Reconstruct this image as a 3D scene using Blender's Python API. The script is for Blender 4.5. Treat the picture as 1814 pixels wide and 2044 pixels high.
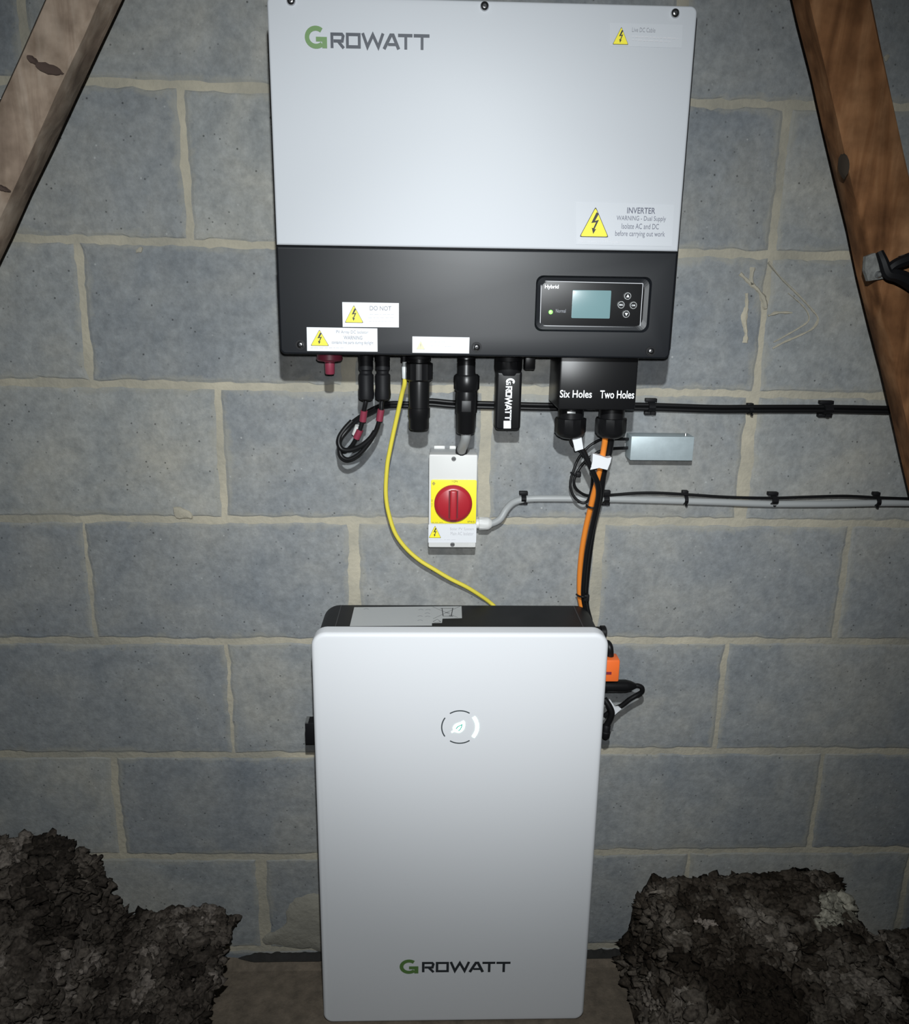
import bpy, bmesh, math, random
from mathutils import Vector, Matrix, noise
random.seed(7)
for o in list(bpy.data.objects): bpy.data.objects.remove(o, do_unlink=True)
S = bpy.context.scene
COL = S.collection
PI = math.pi

# ------------------------------------------------------------------ camera
W_PX, H_PX, F_PX = 1814.0, 2044.0, 1641.97
CAM = Vector((-0.09278, -1.39328, 0.38895))
PIT, YAW, ROL = -0.26184, -0.03236, -0.01483
ROT = Matrix.Rotation(YAW, 3, 'Z') @ Matrix.Rotation(PIT, 3, 'X') @ Matrix.Rotation(ROL, 3, 'Y')
cd = bpy.data.cameras.new('camera'); cam = bpy.data.objects.new('camera', cd); COL.objects.link(cam)
cd.sensor_fit = 'HORIZONTAL'; cd.sensor_width = 36.0; cd.lens = F_PX / W_PX * 36.0
cd.clip_start = 0.02
m3 = Matrix((ROT.col[0], ROT.col[2], -ROT.col[1])).transposed()
cam.matrix_world = Matrix.Translation(CAM) @ m3.to_4x4()
S.camera = cam

# ------------------------------------------------------------------ world, lights, exposure
w = bpy.data.worlds.new('attic_dark'); S.world = w; w.use_nodes = True
w.node_tree.nodes['Background'].inputs[0].default_value = (0.85, 0.93, 1.0, 1)
w.node_tree.nodes['Background'].inputs[1].default_value = 0.015
S.view_settings.view_transform = 'Standard'; S.view_settings.look = 'None'
S.view_settings.exposure = 0.0; S.view_settings.gamma = 1.0
try: S.view_settings.use_curve_mapping = False
except Exception: pass

def spot(name, loc, target, power, size_deg, blend, radius, color):
    l = bpy.data.lights.new(name, 'SPOT'); l.energy = power; l.spot_size = math.radians(size_deg)
    l.spot_blend = blend; l.shadow_soft_size = radius; l.color = color
    o = bpy.data.objects.new(name, l); COL.objects.link(o); o.location = loc
    o.rotation_euler = (Vector(target) - Vector(loc)).to_track_quat('-Z', 'Y').to_euler()
    return o
# a head torch above the phone, and the phone's own small lamp beside the lens
spot('head_torch', (-0.078, -1.37, 0.68), (-0.12, 0, 0.05), 87, 99, 1.0, 0.014, (0.93, 0.98, 1.0))
spot('phone_lamp', (-0.085, -1.385, 0.415), (0.04, 0, -0.03), 40, 55, 1.0, 0.008, (0.95, 0.98, 1.0))

# ------------------------------------------------------------------ helpers
def ray(u, v):
    return ROT @ Vector(((u - W_PX/2)/F_PX, 1.0, -(v - H_PX/2)/F_PX))
def at(u, v, Y):
    d = ray(u, v); t = (Y - CAM.y)/d.y
    return CAM + d*t
def atz(u, v, Z):
    d = ray(u, v); t = (Z - CAM.z)/d.z
    return CAM + d*t
def atx(u, v, X):
    d = ray(u, v); t = (X - CAM.x)/d.x
    return CAM + d*t
def s_at(Y): return (Y - CAM.y)/F_PX        # metres per pixel (about) at the plane Y

MATS = {}
def mat(name, color, rough=0.5, metal=0.0, var=0.0, vscale=30, bump=0.0, bscale=200, color2=None, emit=None, estr=1.0, spec=0.5, alpha=1.0, trans=0.0, coat=0.0):
    if name in MATS: return MATS[name]
    m = bpy.data.materials.new(name); m.use_nodes = True; nt = m.node_tree; N = nt.nodes; L = nt.links
    b = N['Principled BSDF']; b.inputs['Base Color'].default_value = (*color, 1)
    b.inputs['Roughness'].default_value = rough; b.inputs['Metallic'].default_value = metal
    b.inputs['Specular IOR Level'].default_value = spec
    b.inputs['Coat Weight'].default_value = coat
    if trans: b.inputs['Transmission Weight'].default_value = trans
    tc = N.new('ShaderNodeTexCoord')
    if var > 0 or color2:
        n = N.new('ShaderNodeTexNoise'); n.inputs['Scale'].default_value = vscale; n.inputs['Detail'].default_value = 6
        n.inputs['Roughness'].default_value = 0.65
        L.new(tc.outputs['Object'], n.inputs['Vector'])
        r = N.new('ShaderNodeValToRGB'); r.color_ramp.elements[0].position = 0.3; r.color_ramp.elements[1].position = 0.7
        c2 = color2 if color2 else tuple(min(1, c*(1+var)) for c in color)
        c1 = color if color2 else tuple(c*(1-var) for c in color)
        r.color_ramp.elements[0].color = (*c1, 1); r.color_ramp.elements[1].color = (*c2, 1)
        L.new(n.outputs['Fac'], r.inputs['Fac']); L.new(r.outputs['Color'], b.inputs['Base Color'])
    if bump > 0:
        n2 = N.new('ShaderNodeTexNoise'); n2.inputs['Scale'].default_value = bscale; n2.inputs['Detail'].default_value = 4
        L.new(tc.outputs['Object'], n2.inputs['Vector'])
        bp = N.new('ShaderNodeBump'); bp.inputs['Strength'].default_value = bump; bp.inputs['Distance'].default_value = 0.002 if bscale < 1000 else 0.00006
        L.new(n2.outputs['Fac'], bp.inputs['Height']); L.new(bp.outputs['Normal'], b.inputs['Normal'])
    if emit:
        b.inputs['Emission Color'].default_value = (*emit, 1); b.inputs['Emission Strength'].default_value = estr
    MATS[name] = m
    return m

def obj(name, bm, m, parent=None, smooth=False, kind=None):
    """bm holds WORLD coordinates; the object origin is its parent's, or the base of its own bounds."""
    me = bpy.data.meshes.new(name)
    bmesh.ops.recalc_face_normals(bm, faces=bm.faces[:])
    if parent is not None: org = Vector(parent['_o'])
    else:
        xs = [v.co for v in bm.verts]
        org = Vector(((min(c.x for c in xs)+max(c.x for c in xs))/2, (min(c.y for c in xs)+max(c.y for c in xs))/2, min(c.z for c in xs)))
    bmesh.ops.translate(bm, verts=bm.verts[:], vec=-org)
    if smooth:
        for f in bm.faces: f.smooth = True
        for e in bm.edges:
            if len(e.link_faces) == 2 and e.calc_face_angle(0) > 0.7: e.smooth = False
    bm.to_mesh(me); bm.free()
    o = bpy.data.objects.new(name, me); COL.objects.link(o)
    for x in (m if isinstance(m, (list, tuple)) else [m]): me.materials.append(x)
    if parent is not None: o.parent = parent
    else: o.location = org
    o['_o'] = tuple(org)
    if kind: o['kind'] = kind
    return o
def thing(name, loc, label, cat, group=None):
    o = bpy.data.objects.new(name, None); COL.objects.link(o); o.location = loc; o['_o'] = tuple(loc)
    o.empty_display_size = 0.02
    return tag(o, label, cat, group)
def tag(o, label, cat, group=None):
    o['label'] = label; o['category'] = cat
    if group: o['group'] = group
    return o

def rrect(x0, x1, z0, z1, r, n=5, rs=None):
    """rounded outline in XZ, counter-clockwise from lower left; rs = radii (bl, br, tr, tl)"""
    rs = rs or (r, r, r, r); P = []
    for (cx, cz, a0, rr) in ((x0+rs[0], z0+rs[0], PI, rs[0]), (x1-rs[1], z0+rs[1], 1.5*PI, rs[1]), (x1-rs[2], z1-rs[2], 0, rs[2]), (x0+rs[3], z1-rs[3], .5*PI, rs[3])):
        for k in range(n+1):
            a = a0 + .5*PI*k/n; P.append((cx+rr*math.cos(a), cz+rr*math.sin(a)))
    return P
def loft(loops, bm=None, cap0=True, cap1=True):
    bm = bm or bmesh.new(); R = [[bm.verts.new(p) for p in l] for l in loops]
    for a, b in zip(R, R[1:]):
        n = len(a)
        for i in range(n): bm.faces.new((a[i], a[(i+1) % n], b[(i+1) % n], b[i]))
    if cap0: bm.faces.new(R[0])
    if cap1: bm.faces.new(R[-1])
    return bm
def slab(x0, x1, z0, z1, r, yb, yf, bev=0.002, n=5, rs=None, bm=None, nb=3):
    """rounded box: outline in XZ, back at yb, front at yf (yf < yb), front edge rounded by bev"""
    loops = []
    def lp(ins, y):
        q = [max(0.0003, t-ins) for t in (rs or (r,)*4)]
        return [(x, y, z) for x, z in rrect(x0+ins, x1-ins, z0+ins, z1-ins, 0, n, q)]
    loops.append(lp(0, yb)); 
    for k in range(nb+1):
        a = .5*PI*k/nb
        loops.append(lp(bev*(1-math.cos(a)), yf+bev*(1-math.sin(a))))
    return loft(loops, bm)
def box(x0, x1, y0, y1, z0, z1, bev=0.0, seg=2, bm=None):
    b2 = bmesh.new(); bmesh.ops.create_cube(b2, size=1)
    for v in b2.verts:
        v.co = Vector(((x0+x1)/2+v.co.x*(x1-x0), (y0+y1)/2+v.co.y*(y1-y0), (z0+z1)/2+v.co.z*(z1-z0)))
    if bev: bmesh.ops.bevel(b2, geom=b2.edges[:], offset=bev, segments=seg, affect='EDGES', profile=0.5)
    return merge(bm, b2)
def merge(a, b):
    if a is None: return b
    mp = {v: a.verts.new(v.co) for v in b.verts}
    for f in b.faces:
        try: a.faces.new([mp[v] for v in f.verts])
        except ValueError: pass
    b.free(); return a
def frame_for(t):
    t = t.normalized(); up = Vector((0, 1, 0)) if abs(t.y) < .9 else Vector((0, 0, 1))
    a = t.cross(up).normalized(); return a, a.cross(t).normalized()
def lathe(p0, p1, prof, n=20, bm=None, ribs=None):
    """revolve profile [(t along p0->p1 0..1, radius)]; ribs = set of profile indices whose rings are fluted"""
    p0 = Vector(p0); p1 = Vector(p1); a, b = frame_for(p1-p0); loops = []
    for i, (t, r) in enumerate(prof):
        c = p0.lerp(p1, t); L = []
        for k in range(n):
            rr = r*(0.93 if (ribs and i in ribs and k % 2) else 1.0)
            an = 2*PI*k/n; L.append(c + a*math.cos(an)*rr + b*math.sin(an)*rr)
        loops.append(L)
    return loft(loops, bm)
def spline(P, sub=6):
    P = [Vector(p) for p in P]; Q = [P[0]*2-P[1]] + P + [P[-1]*2-P[-2]]; out = []
    for i in range(1, len(Q)-2):
        for k in range(sub):
            t = k/sub; a, b, c, d = Q[i-1], Q[i], Q[i+1], Q[i+2]
            out.append(.5*((2*b)+(c-a)*t+(2*a-5*b+4*c-d)*t*t+(3*b-a-3*c+d)*t**3))
    out.append(P[-1]); return out
def tube(P, r, n=10, sub=6, bm=None):
    Q = spline(P, sub); loops = []; prev = None
    for i, p in enumerate(Q):
        t = (Q[min(i+1, len(Q)-1)] - Q[max(i-1, 0)]).normalized()
        if prev is None: a, b = frame_for(t)
        else:
            a = (prev - t*prev.dot(t)).normalized(); b = a.cross(t)
        prev = a; rr = r[0]+(r[1]-r[0])*i/(len(Q)-1) if isinstance(r, tuple) else r
        loops.append([p + a*math.cos(2*PI*k/n)*rr + b*math.sin(2*PI*k/n)*rr for k in range(n)])
    return loft(loops, bm)
def px(pts, Y=None):
    """pixel path -> world points; each pt (u, v) with constant Y or (u, v, Y)"""
    return [at(p[0], p[1], p[2] if len(p) > 2 else Y) for p in pts]

def flat_poly(P2, y, bm=None):
    bm = bm or bmesh.new(); bm.faces.new([bm.verts.new((x, y, z)) for x, z in P2]); return bm
def stroke(P2, wd, y, bm=None, closed=False):
    bm = bm or bmesh.new(); n = len(P2); Ls = []; Rs = []
    for i in range(n):
        p = Vector(P2[i]); a = Vector(P2[i-1]) if (i > 0 or closed) else None
        c = Vector(P2[(i+1) % n]) if (i < n-1 or closed) else None
        d1 = (p-a).normalized() if a is not None else (c-p).normalized()
        d2 = (c-p).normalized() if c is not None else d1
        n1 = Vector((-d1.y, d1.x)); n2 = Vector((-d2.y, d2.x)); m = (n1+n2)
        if m.length < 1e-4: m = n1
        m.normalize(); k = (wd/2)/max(.35, m.dot(n1))
        Ls.append(p+m*k); Rs.append(p-m*k)
    lv = [bm.verts.new((p.x, y, p.y)) for p in Ls]; rv = [bm.verts.new((p.x, y, p.y)) for p in Rs]
    for i in range(n if closed else n-1):
        j = (i+1) % n; bm.faces.new((lv[i], rv[i], rv[j], lv[j]))
    return bm
def text_bm(body, x0, x1, z0, z1, y, bold=0.0, vertical=False, ital=0.0):
    cu = bpy.data.curves.new('t', 'FONT'); cu.body = body; cu.offset = bold; cu.resolution_u = 3; cu.shear = ital
    o = bpy.data.objects.new('t', cu); COL.objects.link(o)
    me = bpy.data.meshes.new_from_object(o.evaluated_get(bpy.context.evaluated_depsgraph_get()))
    bm = bmesh.new(); bm.from_mesh(me); bpy.data.objects.remove(o); bpy.data.meshes.remove(me)
    xs = [v.co.x for v in bm.verts]; ys = [v.co.y for v in bm.verts]; a, b, c, d = min(xs), max(xs), min(ys), max(ys)
    for v in bm.verts:
        s, t = (v.co.x-a)/(b-a), (v.co.y-c)/(d-c)
        if vertical: v.co = Vector((x0+(x1-x0)*t, y, z1-(z1-z0)*s))
        else: v.co = Vector((x0+(x1-x0)*s, y, z0+(z1-z0)*t))
    return bm
def text_px(body, u0, v0, u1, v1, Y, name, m, parent, bold=0.0):
    """text whose box runs from pixel (u0, v0) top-left to (u1, v1) bottom-right on the plane Y"""
    a = at(u0, v1, Y); b = at(u1, v0, Y)
    o = obj(name, text_bm(body, a.x, b.x, a.z, b.z, Y-0.0006, bold), m, parent)
    return o

# ------------------------------------------------------------------ materials
M_white = mat('white_enamel', (0.455, 0.47, 0.495), 0.5, bump=0.12, bscale=1800, spec=0.3)
M_white2 = mat('battery_enamel', (0.655, 0.665, 0.685), 0.5, bump=0.12, bscale=1800, spec=0.3)
M_whitep = mat('white_plastic', (0.55, 0.55, 0.535), 0.45)
M_sticker = mat('sticker_white', (0.58, 0.59, 0.61), 0.55)
M_black = mat('black_enamel', (0.005, 0.006, 0.008), 0.46, bump=0.25, bscale=1500, spec=0.38)
M_blackp = mat('black_plastic', (0.006, 0.006, 0.0065), 0.34, spec=0.28)
M_blackm = mat('black_matt', (0.006, 0.006, 0.007), 0.55, spec=0.2)
M_rubber = mat('black_rubber', (0.006, 0.006, 0.0065), 0.42, spec=0.25)
M_dgrey = mat('dark_metal', (0.012, 0.012, 0.013), 0.5, 0.2)
M_chrome = mat('chrome', (0.62, 0.62, 0.63), 0.22, 1.0)
M_steel = mat('steel', (0.42, 0.43, 0.43), 0.4, 0.9)
M_yel = mat('sign_yellow', (0.76, 0.66, 0.02), 0.5)
M_ink = mat('ink_black', (0.012, 0.012, 0.014), 0.6)
M_inkg = mat('ink_grey', (0.22, 0.225, 0.25), 0.6)
M_inkl = mat('ink_light', (0.5, 0.5, 0.52), 0.6)
M_logo = mat('logo_charcoal', (0.022, 0.028, 0.042), 0.5)
M_green = mat('logo_green', (0.09, 0.185, 0.05), 0.5)
M_wtext = mat('print_white', (0.85, 0.88, 0.9), 0.5)
M_red = mat('red_plastic', (0.34, 0.017, 0.026), 0.35)
M_redd = mat('maroon_plastic', (0.18, 0.024, 0.045), 0.45)
M_ycab = mat('yellow_cable', (0.62, 0.53, 0.06), 0.45)
M_orange = mat('orange_cable', (0.66, 0.20, 0.025), 0.42)
M_orangep = mat('orange_plastic', (0.80, 0.15, 0.03), 0.4)
M_gcab = mat('grey_cable', (0.30, 0.31, 0.31), 0.4)
M_alu = mat('grey_alloy', (0.36, 0.42, 0.44), 0.5, 0.25, var=0.08, vscale=60)
M_lcd = mat('lcd_glass', (0.10, 0.165, 0.175), 0.25, emit=(0.20, 0.36, 0.38), estr=0.28)
M_ledg = mat('led_green', (0.1, 0.8, 0.1), 0.4, emit=(0.25, 1.0, 0.12), estr=2.0)
M_ring = mat('ring_light', (0.8, 1, 0.9), 0.4, emit=(0.62, 1.0, 0.80), estr=1.9)
M_ringd = mat('ring_unlit', (0.05, 0.06, 0.065), 0.4)
M_leafd = mat('leaf_teal', (0.05, 0.3, 0.23), 0.4, emit=(0.08, 0.42, 0.32), estr=0.35)
M_plate = mat('galvanised_plate', (0.20, 0.20, 0.19), 0.55, 0.2, var=0.4, vscale=90)
M_foil = mat('silver_label', (0.42, 0.43, 0.43), 0.45)
M_clear = mat('clear_plastic', (0.5, 0.52, 0.52), 0.25)

def mortar_mat():
    m = mat('mortar', (0.235, 0.225, 0.19), 0.95, bump=0.9, bscale=120, color2=(0.43, 0.39, 0.30), vscale=6.5)
    return m
M_mortar = mortar_mat()
def block_mat():
    m = bpy.data.materials.new('concrete_block'); m.use_nodes = True; nt = m.node_tree; N = nt.nodes; L = nt.links
    b = N['Principled BSDF']; b.inputs['Roughness'].default_value = 0.9; b.inputs['Specular IOR Level'].default_value = 0.25
    tc = N.new('ShaderNodeTexCoord'); oi = N.new('ShaderNodeObjectInfo')
    geo = N.new('ShaderNodeNewGeometry')
    def nz(sc, det=5, rough=.6, dist=0.0):
        n = N.new('ShaderNodeTexNoise'); n.inputs['Scale'].default_value = sc; n.inputs['Detail'].default_value = det
        n.inputs['Roughness'].default_value = rough; n.inputs['Distortion'].default_value = dist
        L.new(geo.outputs['Position'], n.inputs['Vector']); return n.outputs['Fac']
    def ramp(fac, stops):
        r = N.new('ShaderNodeValToRGB'); e = r.color_ramp.elements
        while len(e) < len(stops): e.new(0.5)
        for k, (p, c) in enumerate(stops): e[k].position = p; e[k].color = (*c, 1) if len(c) == 3 else c
        L.new(fac, r.inputs['Fac']); return r.outputs['Color']
    def mix(a, b2, f, bl='MIX'):
        x = N.new('ShaderNodeMix'); x.data_type = 'RGBA'; x.blend_type = bl
        if hasattr(f, 'links'): L.new(f, x.inputs[0])
        else: x.inputs[0].default_value = f
        for s, val in ((x.inputs[6], a), (x.inputs[7], b2)):
            if hasattr(val, 'links'): L.new(val, s)
            else: s.default_value = (*val, 1)
        return x.outputs[2]
    base = ramp(nz(5, 6, .6, .4), [(0.3, (0.172, 0.186, 0.200)), (0.48, (0.215, 0.223, 0.226)), (0.7, (0.262, 0.258, 0.240))])
    fine = ramp(nz(70, 6, .75), [(0.3, (0.78, 0.78, 0.78)), (0.7, (1.16, 1.16, 1.16))])
    c = mix(base, fine, 1.0, 'MULTIPLY')
    mott = ramp(nz(19, 5, .7, .8), [(0.32, (0.86, 0.87, 0.88)), (0.68, (1.12, 1.11, 1.09))])
    c = mix(c, mott, 1.0, 'MULTIPLY')
    # per-block tone
    rr = N.new('ShaderNodeValToRGB'); rr.color_ramp.elements[0].color = (0.95, 0.965, 0.99, 1); rr.color_ramp.elements[1].color = (1.24, 1.22, 1.17, 1)
    L.new(oi.outputs['Random'], rr.inputs['Fac']); c = mix(c, rr.outputs['Color'], 1.0, 'MULTIPLY')
    # dark pores
    vo = N.new('ShaderNodeTexVoronoi'); vo.inputs['Scale'].default_value = 85; L.new(geo.outputs['Position'], vo.inputs['Vector'])
    pore = ramp(vo.outputs['Distance'], [(0.08, (0.35, 0.35, 0.35)), (0.17, (1, 1, 1))])
    msk = ramp(nz(38, 2), [(0.5, (0, 0, 0)), (0.58, (1, 1, 1))])
    c = mix(c, mix(c, pore, 1.0, 'MULTIPLY'), msk)
    # pale specks
    v2 = N.new('ShaderNodeTexVoronoi'); v2.inputs['Scale'].default_value = 60; L.new(geo.outputs['Position'], v2.inputs['Vector'])
    sp = ramp(v2.outputs['Distance'], [(0.07, (1, 1, 1)), (0.12, (0, 0, 0))])
    m2 = ramp(nz(17, 2), [(0.55, (0, 0, 0)), (0.62, (0.6, 0.6, 0.6))])
    f = mix((0, 0, 0), sp, m2); c = mix(c, (0.42, 0.43, 0.42), f)
    # mortar smears creeping in from the block's edges
    at_ = N.new('ShaderNodeAttribute'); at_.attribute_name = 'edge'
    ad = N.new('ShaderNodeMath'); ad.operation = 'ADD'; L.new(nz(13, 9, .72, .6), ad.inputs[0])
    mu = N.new('ShaderNodeMath'); mu.operation = 'MULTIPLY'; L.new(at_.outputs['Fac'], mu.inputs[0]); mu.inputs[1].default_value = 0.30
    L.new(mu.outputs[0], ad.inputs[1])
    sm = ramp(ad.outputs[0], [(0.67, (0, 0, 0)), (0.84, (0.72, 0.72, 0.72))])
    c = mix(c, (0.275, 0.268, 0.235), sm)
    L.new(c, b.inputs['Base Color'])
    bp = N.new('ShaderNodeBump'); bp.inputs['Strength'].default_value = 0.55; bp.inputs['Distance'].default_value = 0.002
    L.new(nz(150, 5, .7), bp.inputs['Height']); L.new(bp.outputs['Normal'], b.inputs['Normal'])
    return m
M_block = block_mat()

def wood_mat(name, c1, c2, c3, ang):
    m = bpy.data.materials.new(name); m.use_nodes = True; nt = m.node_tree; N = nt.nodes; L = nt.links
    b = N['Principled BSDF']; b.inputs['Roughness'].default_value = 0.8; b.inputs['Specular IOR Level'].default_value = 0.2
    tc = N.new('ShaderNodeTexCoord'); mp = N.new('ShaderNodeMapping'); mp.inputs['Scale'].default_value = (16, 16, 2.2)
    L.new(tc.outputs['Object'], mp.inputs['Vector'])
    n = N.new('ShaderNodeTexNoise'); n.inputs['Scale'].default_value = 2.2; n.inputs['Detail'].default_value = 7; n.inputs['Distortion'].default_value = .6
    L.new(mp.outputs[0], n.inputs['Vector'])
    r = N.new('ShaderNodeValToRGB'); e = r.color_ramp.elements; e.new(.5)
    e[0].position = .32; e[0].color = (*c1, 1); e[1].position = .5; e[1].color = (*c2, 1); e[2].position = .68; e[2].color = (*c3, 1)
    L.new(n.outputs['Fac'], r.inputs['Fac'])
    n3 = N.new('ShaderNodeTexNoise'); n3.inputs['Scale'].default_value = 28; n3.inputs['Detail'].default_value = 5; L.new(tc.outputs['Object'], n3.inputs['Vector'])
    r3 = N.new('ShaderNodeValToRGB'); r3.color_ramp.elements[0].position = .3; r3.color_ramp.elements[0].color = (.62, .6, .58, 1); r3.color_ramp.elements[1].position = .65; r3.color_ramp.elements[1].color = (1.1, 1.1, 1.1, 1)
    L.new(n3.outputs['Fac'], r3.inputs['Fac'])
    x = N.new('ShaderNodeMix'); x.data_type = 'RGBA'; x.blend_type = 'MULTIPLY'; x.inputs[0].default_value = 1
    L.new(r.outputs[0], x.inputs[6]); L.new(r3.outputs[0], x.inputs[7])
    L.new(x.outputs[2], b.inputs['Base Color'])
    bp = N.new('ShaderNodeBump'); bp.inputs['Strength'].default_value = .5; bp.inputs['Distance'].default_value = .003
    L.new(n.outputs['Fac'], bp.inputs['Height']); L.new(bp.outputs[0], b.inputs['Normal'])
    return m
M_woodl = wood_mat('pale_dusty_timber', (0.20, 0.145, 0.11), (0.33, 0.25, 0.19), (0.43, 0.345, 0.275), 0)
M_woodr = wood_mat('orange_brown_timber', (0.13, 0.056, 0.022), (0.22, 0.10, 0.042), (0.32, 0.165, 0.078), 0)
M_knot = mat('knot', (0.07, 0.045, 0.035), 0.9)
M_board = mat('chipboard', (0.085, 0.068, 0.05), 0.9, bump=.6, bscale=150, color2=(0.17, 0.135, 0.10), vscale=45)

# ------------------------------------------------------------------ wall_back: mortar bed and every block
wall = obj('wall_back', box(-1.75, 1.75, 0.0004, 0.10, -1.25, 1.45), M_mortar, None, kind='structure')

def polyline(pts):
    P = sorted((at(u, v, 0).x, at(u, v, 0).z) for u, v in pts)
    def f(x):
        if x <= P[0][0]: return P[0][1]
        for (a, b), (c, d) in zip(P, P[1:]):
            if x <= c: return b+(d-b)*(x-a)/(c-a)
        return P[-1][1]
    return f
VP = 0.228
beds = {
 3: polyline([(210, 164), (500, 175), (1450, 207), (1620, 212)]), 2: polyline([(60, 474), (540, 490), (1450, 507), (1700, 511)]),
 1: polyline([(50, 763), (540, 773), (1320, 783), (1700, 790)]), 0: polyline([(30, 1035), (540, 1038), (1100, 1040), (1450, 1041), (1700, 1046)]),
 -1: polyline([(100, 1278), (550, 1281), (1300, 1277), (1750, 1281)]), -2: polyline([(50, 1506), (600, 1508), (1300, 1497), (1780, 1500)]),
 -3: polyline([(200, 1708), (600, 1712), (1250, 1700), (1650, 1697)]), -4: polyline([(560, 1893), (1230, 1888)])}
def bed(j, x):
    if j in beds: return beds[j](x)
    return beds[3](x)+(j-3)*VP if j > 3 else beds[-4](x)+(j+4)*VP
rows = [  # row (lower bed j), pixel v of its middle, [(joint u, joint width px)], bed joint px below it
 (4, -240, [(-420, 20), (-60, 20), (420, 20), (1100, 20), (1820, 20), (2500, 20)]),
 (3, 60, [(-600, 20), (48, 16), (705, 20), (1360, 20), (2015, 20)]),
 (2, 325, [(-225, 18), (370, 14), (965, 20), (1560, 16), (2155, 20)]),
 (1, 620, [(-400, 18), (168, 14), (692, 30), (1225, 20), (1526, 13), (2065, 20)]),
 (0, 905, [(-90, 18), (441, 14), (968, 24), (1491, 26), (2015, 20)]),
 (-1, 1160, [(-340, 18), (180, 8), (707, 24), (1190, 22), (1681, 13), (2180, 18)]),
 (-2, 1392, [(-30, 18), (459, 9), (945, 18), (1438, 12), (1930, 18)]),
 (-3, 1610, [(-230, 18), (236, 15), (700, 18), (1165, 18), (1627, 12), (2090, 18)]),
 (-4, 1800, [(-330, 18), (80, 14), (525, 25), (945, 18), (1365, 9), (1800, 14), (2230, 14)]),
 (-5, 1985, [(-120, 18), (300, 14), (745, 16), (1180, 18), (1590, 14), (2010, 14)])]
def block(P, seedv):
    """P = corners bl, br, tr, tl (x, z); an irregular edged block face 3 mm proud of the mortar"""
    bm = bmesh.new(); lay = bm.verts.layers.float_color.new('edge')
    out = []; segs = (40, 20, 40, 20)
    for k in range(4):
        a = Vector(P[k]); b = Vector(P[(k+1) % 4])
        for i in range(segs[k]): out.append(a.lerp(b, i/segs[k]))
    c = sum(out, Vector((0, 0)))/len(out)
    def jit(p, s): 
        q = Vector((p.x*23+seedv, p.y*23, seedv*1.7)); 
        q2 = q*4.3
        return p + Vector((noise.noise(q)+.8*noise.noise(q2), noise.noise(q+Vector((7, 3, 1)))+.8*noise.noise(q2+Vector((7, 3, 1)))))*s
    x0, z0 = min(p.x for p in out), min(p.y for p in out); x1, z1 = max(p.x for p in out), max(p.y for p in out)
    def inset(p, d):
        return Vector((min(max(p.x, x0+d), x1-d), min(max(p.y, z0+d), z1-d)))
    rings = []
    for d, y, e, j in ((0, 0.045, 1, .0035), (0, 0.0003, 1, .0035), (0.0045, -0.0011, .9, .0035), (0.020, -0.0019, 0, .004)):
        R = []
        for p in out:
            q = jit(p, j); q = inset(q, d) if d > .01 else q + (c-q).normalized()*d
            v = bm.verts.new((q.x, y, q.y)); v[lay] = (e, e, e, 1); R.append(v)
        rings.append(R)
    for a, b in zip(rings, rings[1:]):
        n = len(a)
        for i in range(n):
            try: bm.faces.new((a[i], a[(i+1) % n], b[(i+1) % n], b[i]))
            except ValueError: pass
    bm.faces.new(rings[-1]); bm.faces.new(rings[0])
    return bm
sd = 0
for j, vm, js in rows:
    js = [(js[0][0]-1040, 18), (js[0][0]-520, 18)] + js + [(js[-1][0]+520, 18), (js[-1][0]+1040, 18)]
    for (ua, wa), (ub, wb) in zip(js, js[1:]):
        sd += 1
        s = s_at(0)
        xa = at(ua, vm, 0).x + wa*s*.5; xb = at(ub, vm, 0).x - wb*s*.5
        if xa < -1.74: xa = -1.74
        if xb > 1.74: xb = 1.74
        if xb-xa < .05 or xb < -1.6 or xa > 1.6: continue
        g = 0.0062
        P = [(xa, bed(j, xa)+g), (xb, bed(j, xb)+g), (xb, bed(j+1, xb)-g), (xa, bed(j+1, xa)-g)]
        obj('block', block(P, sd*3.1), M_block, wall)
# mortar squeezed out over the blocks: ridges beside the timber, dabs and the pale smear low down
def ridge(pts, wpx):
    P = px(pts, -0.001); bm = bmesh.new(); Q = spline(P, 5); L = []
    for i, p in enumerate(Q):
        t = (Q[min(i+1, len(Q)-1)]-Q[max(i-1, 0)]).normalized(); n_ = Vector((-t.z, 0, t.x))
        h = wpx*s_at(0)*.5*(1.15+.9*noise.noise(p*80)+.6*noise.noise(p*200))
        L.append([p+n_*h+Vector((0, .001, 0)), p+n_*h*.4+Vector((0, -.0028, 0)), p-n_*h*.4+Vector((0, -.0028, 0)), p-n_*h+Vector((0, .001, 0))])
    return loft(L, bm)
def k2(pts, x0, y0, s): return [(x0+a/s, y0+b/s) for a, b in pts]
for pts, wd in [([(455, 210), (560, 350), (680, 470), (780, 570), (880, 680), (930, 760), (880, 850), (740, 925), (600, 985), (490, 1045)], 5),
                ([(640, 510), (760, 610), (830, 700), (835, 780), (740, 850), (600, 930), (500, 985)], 3.5),
                ([(175, 320), (270, 410), (350, 480), (410, 580), (425, 660)], 9),
                ([(300, 260), (285, 360), (290, 430)], 10),
                ([(240, 510), (240, 640), (215, 760), (235, 900), (225, 990)], 12),
                ([(450, 730), (540, 700), (680, 700)], 6)]:
    obj('mortar_ridge', ridge(k2(pts, 1440, 480, 4.85), wd), M_mortar, wall, smooth=True)
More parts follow.
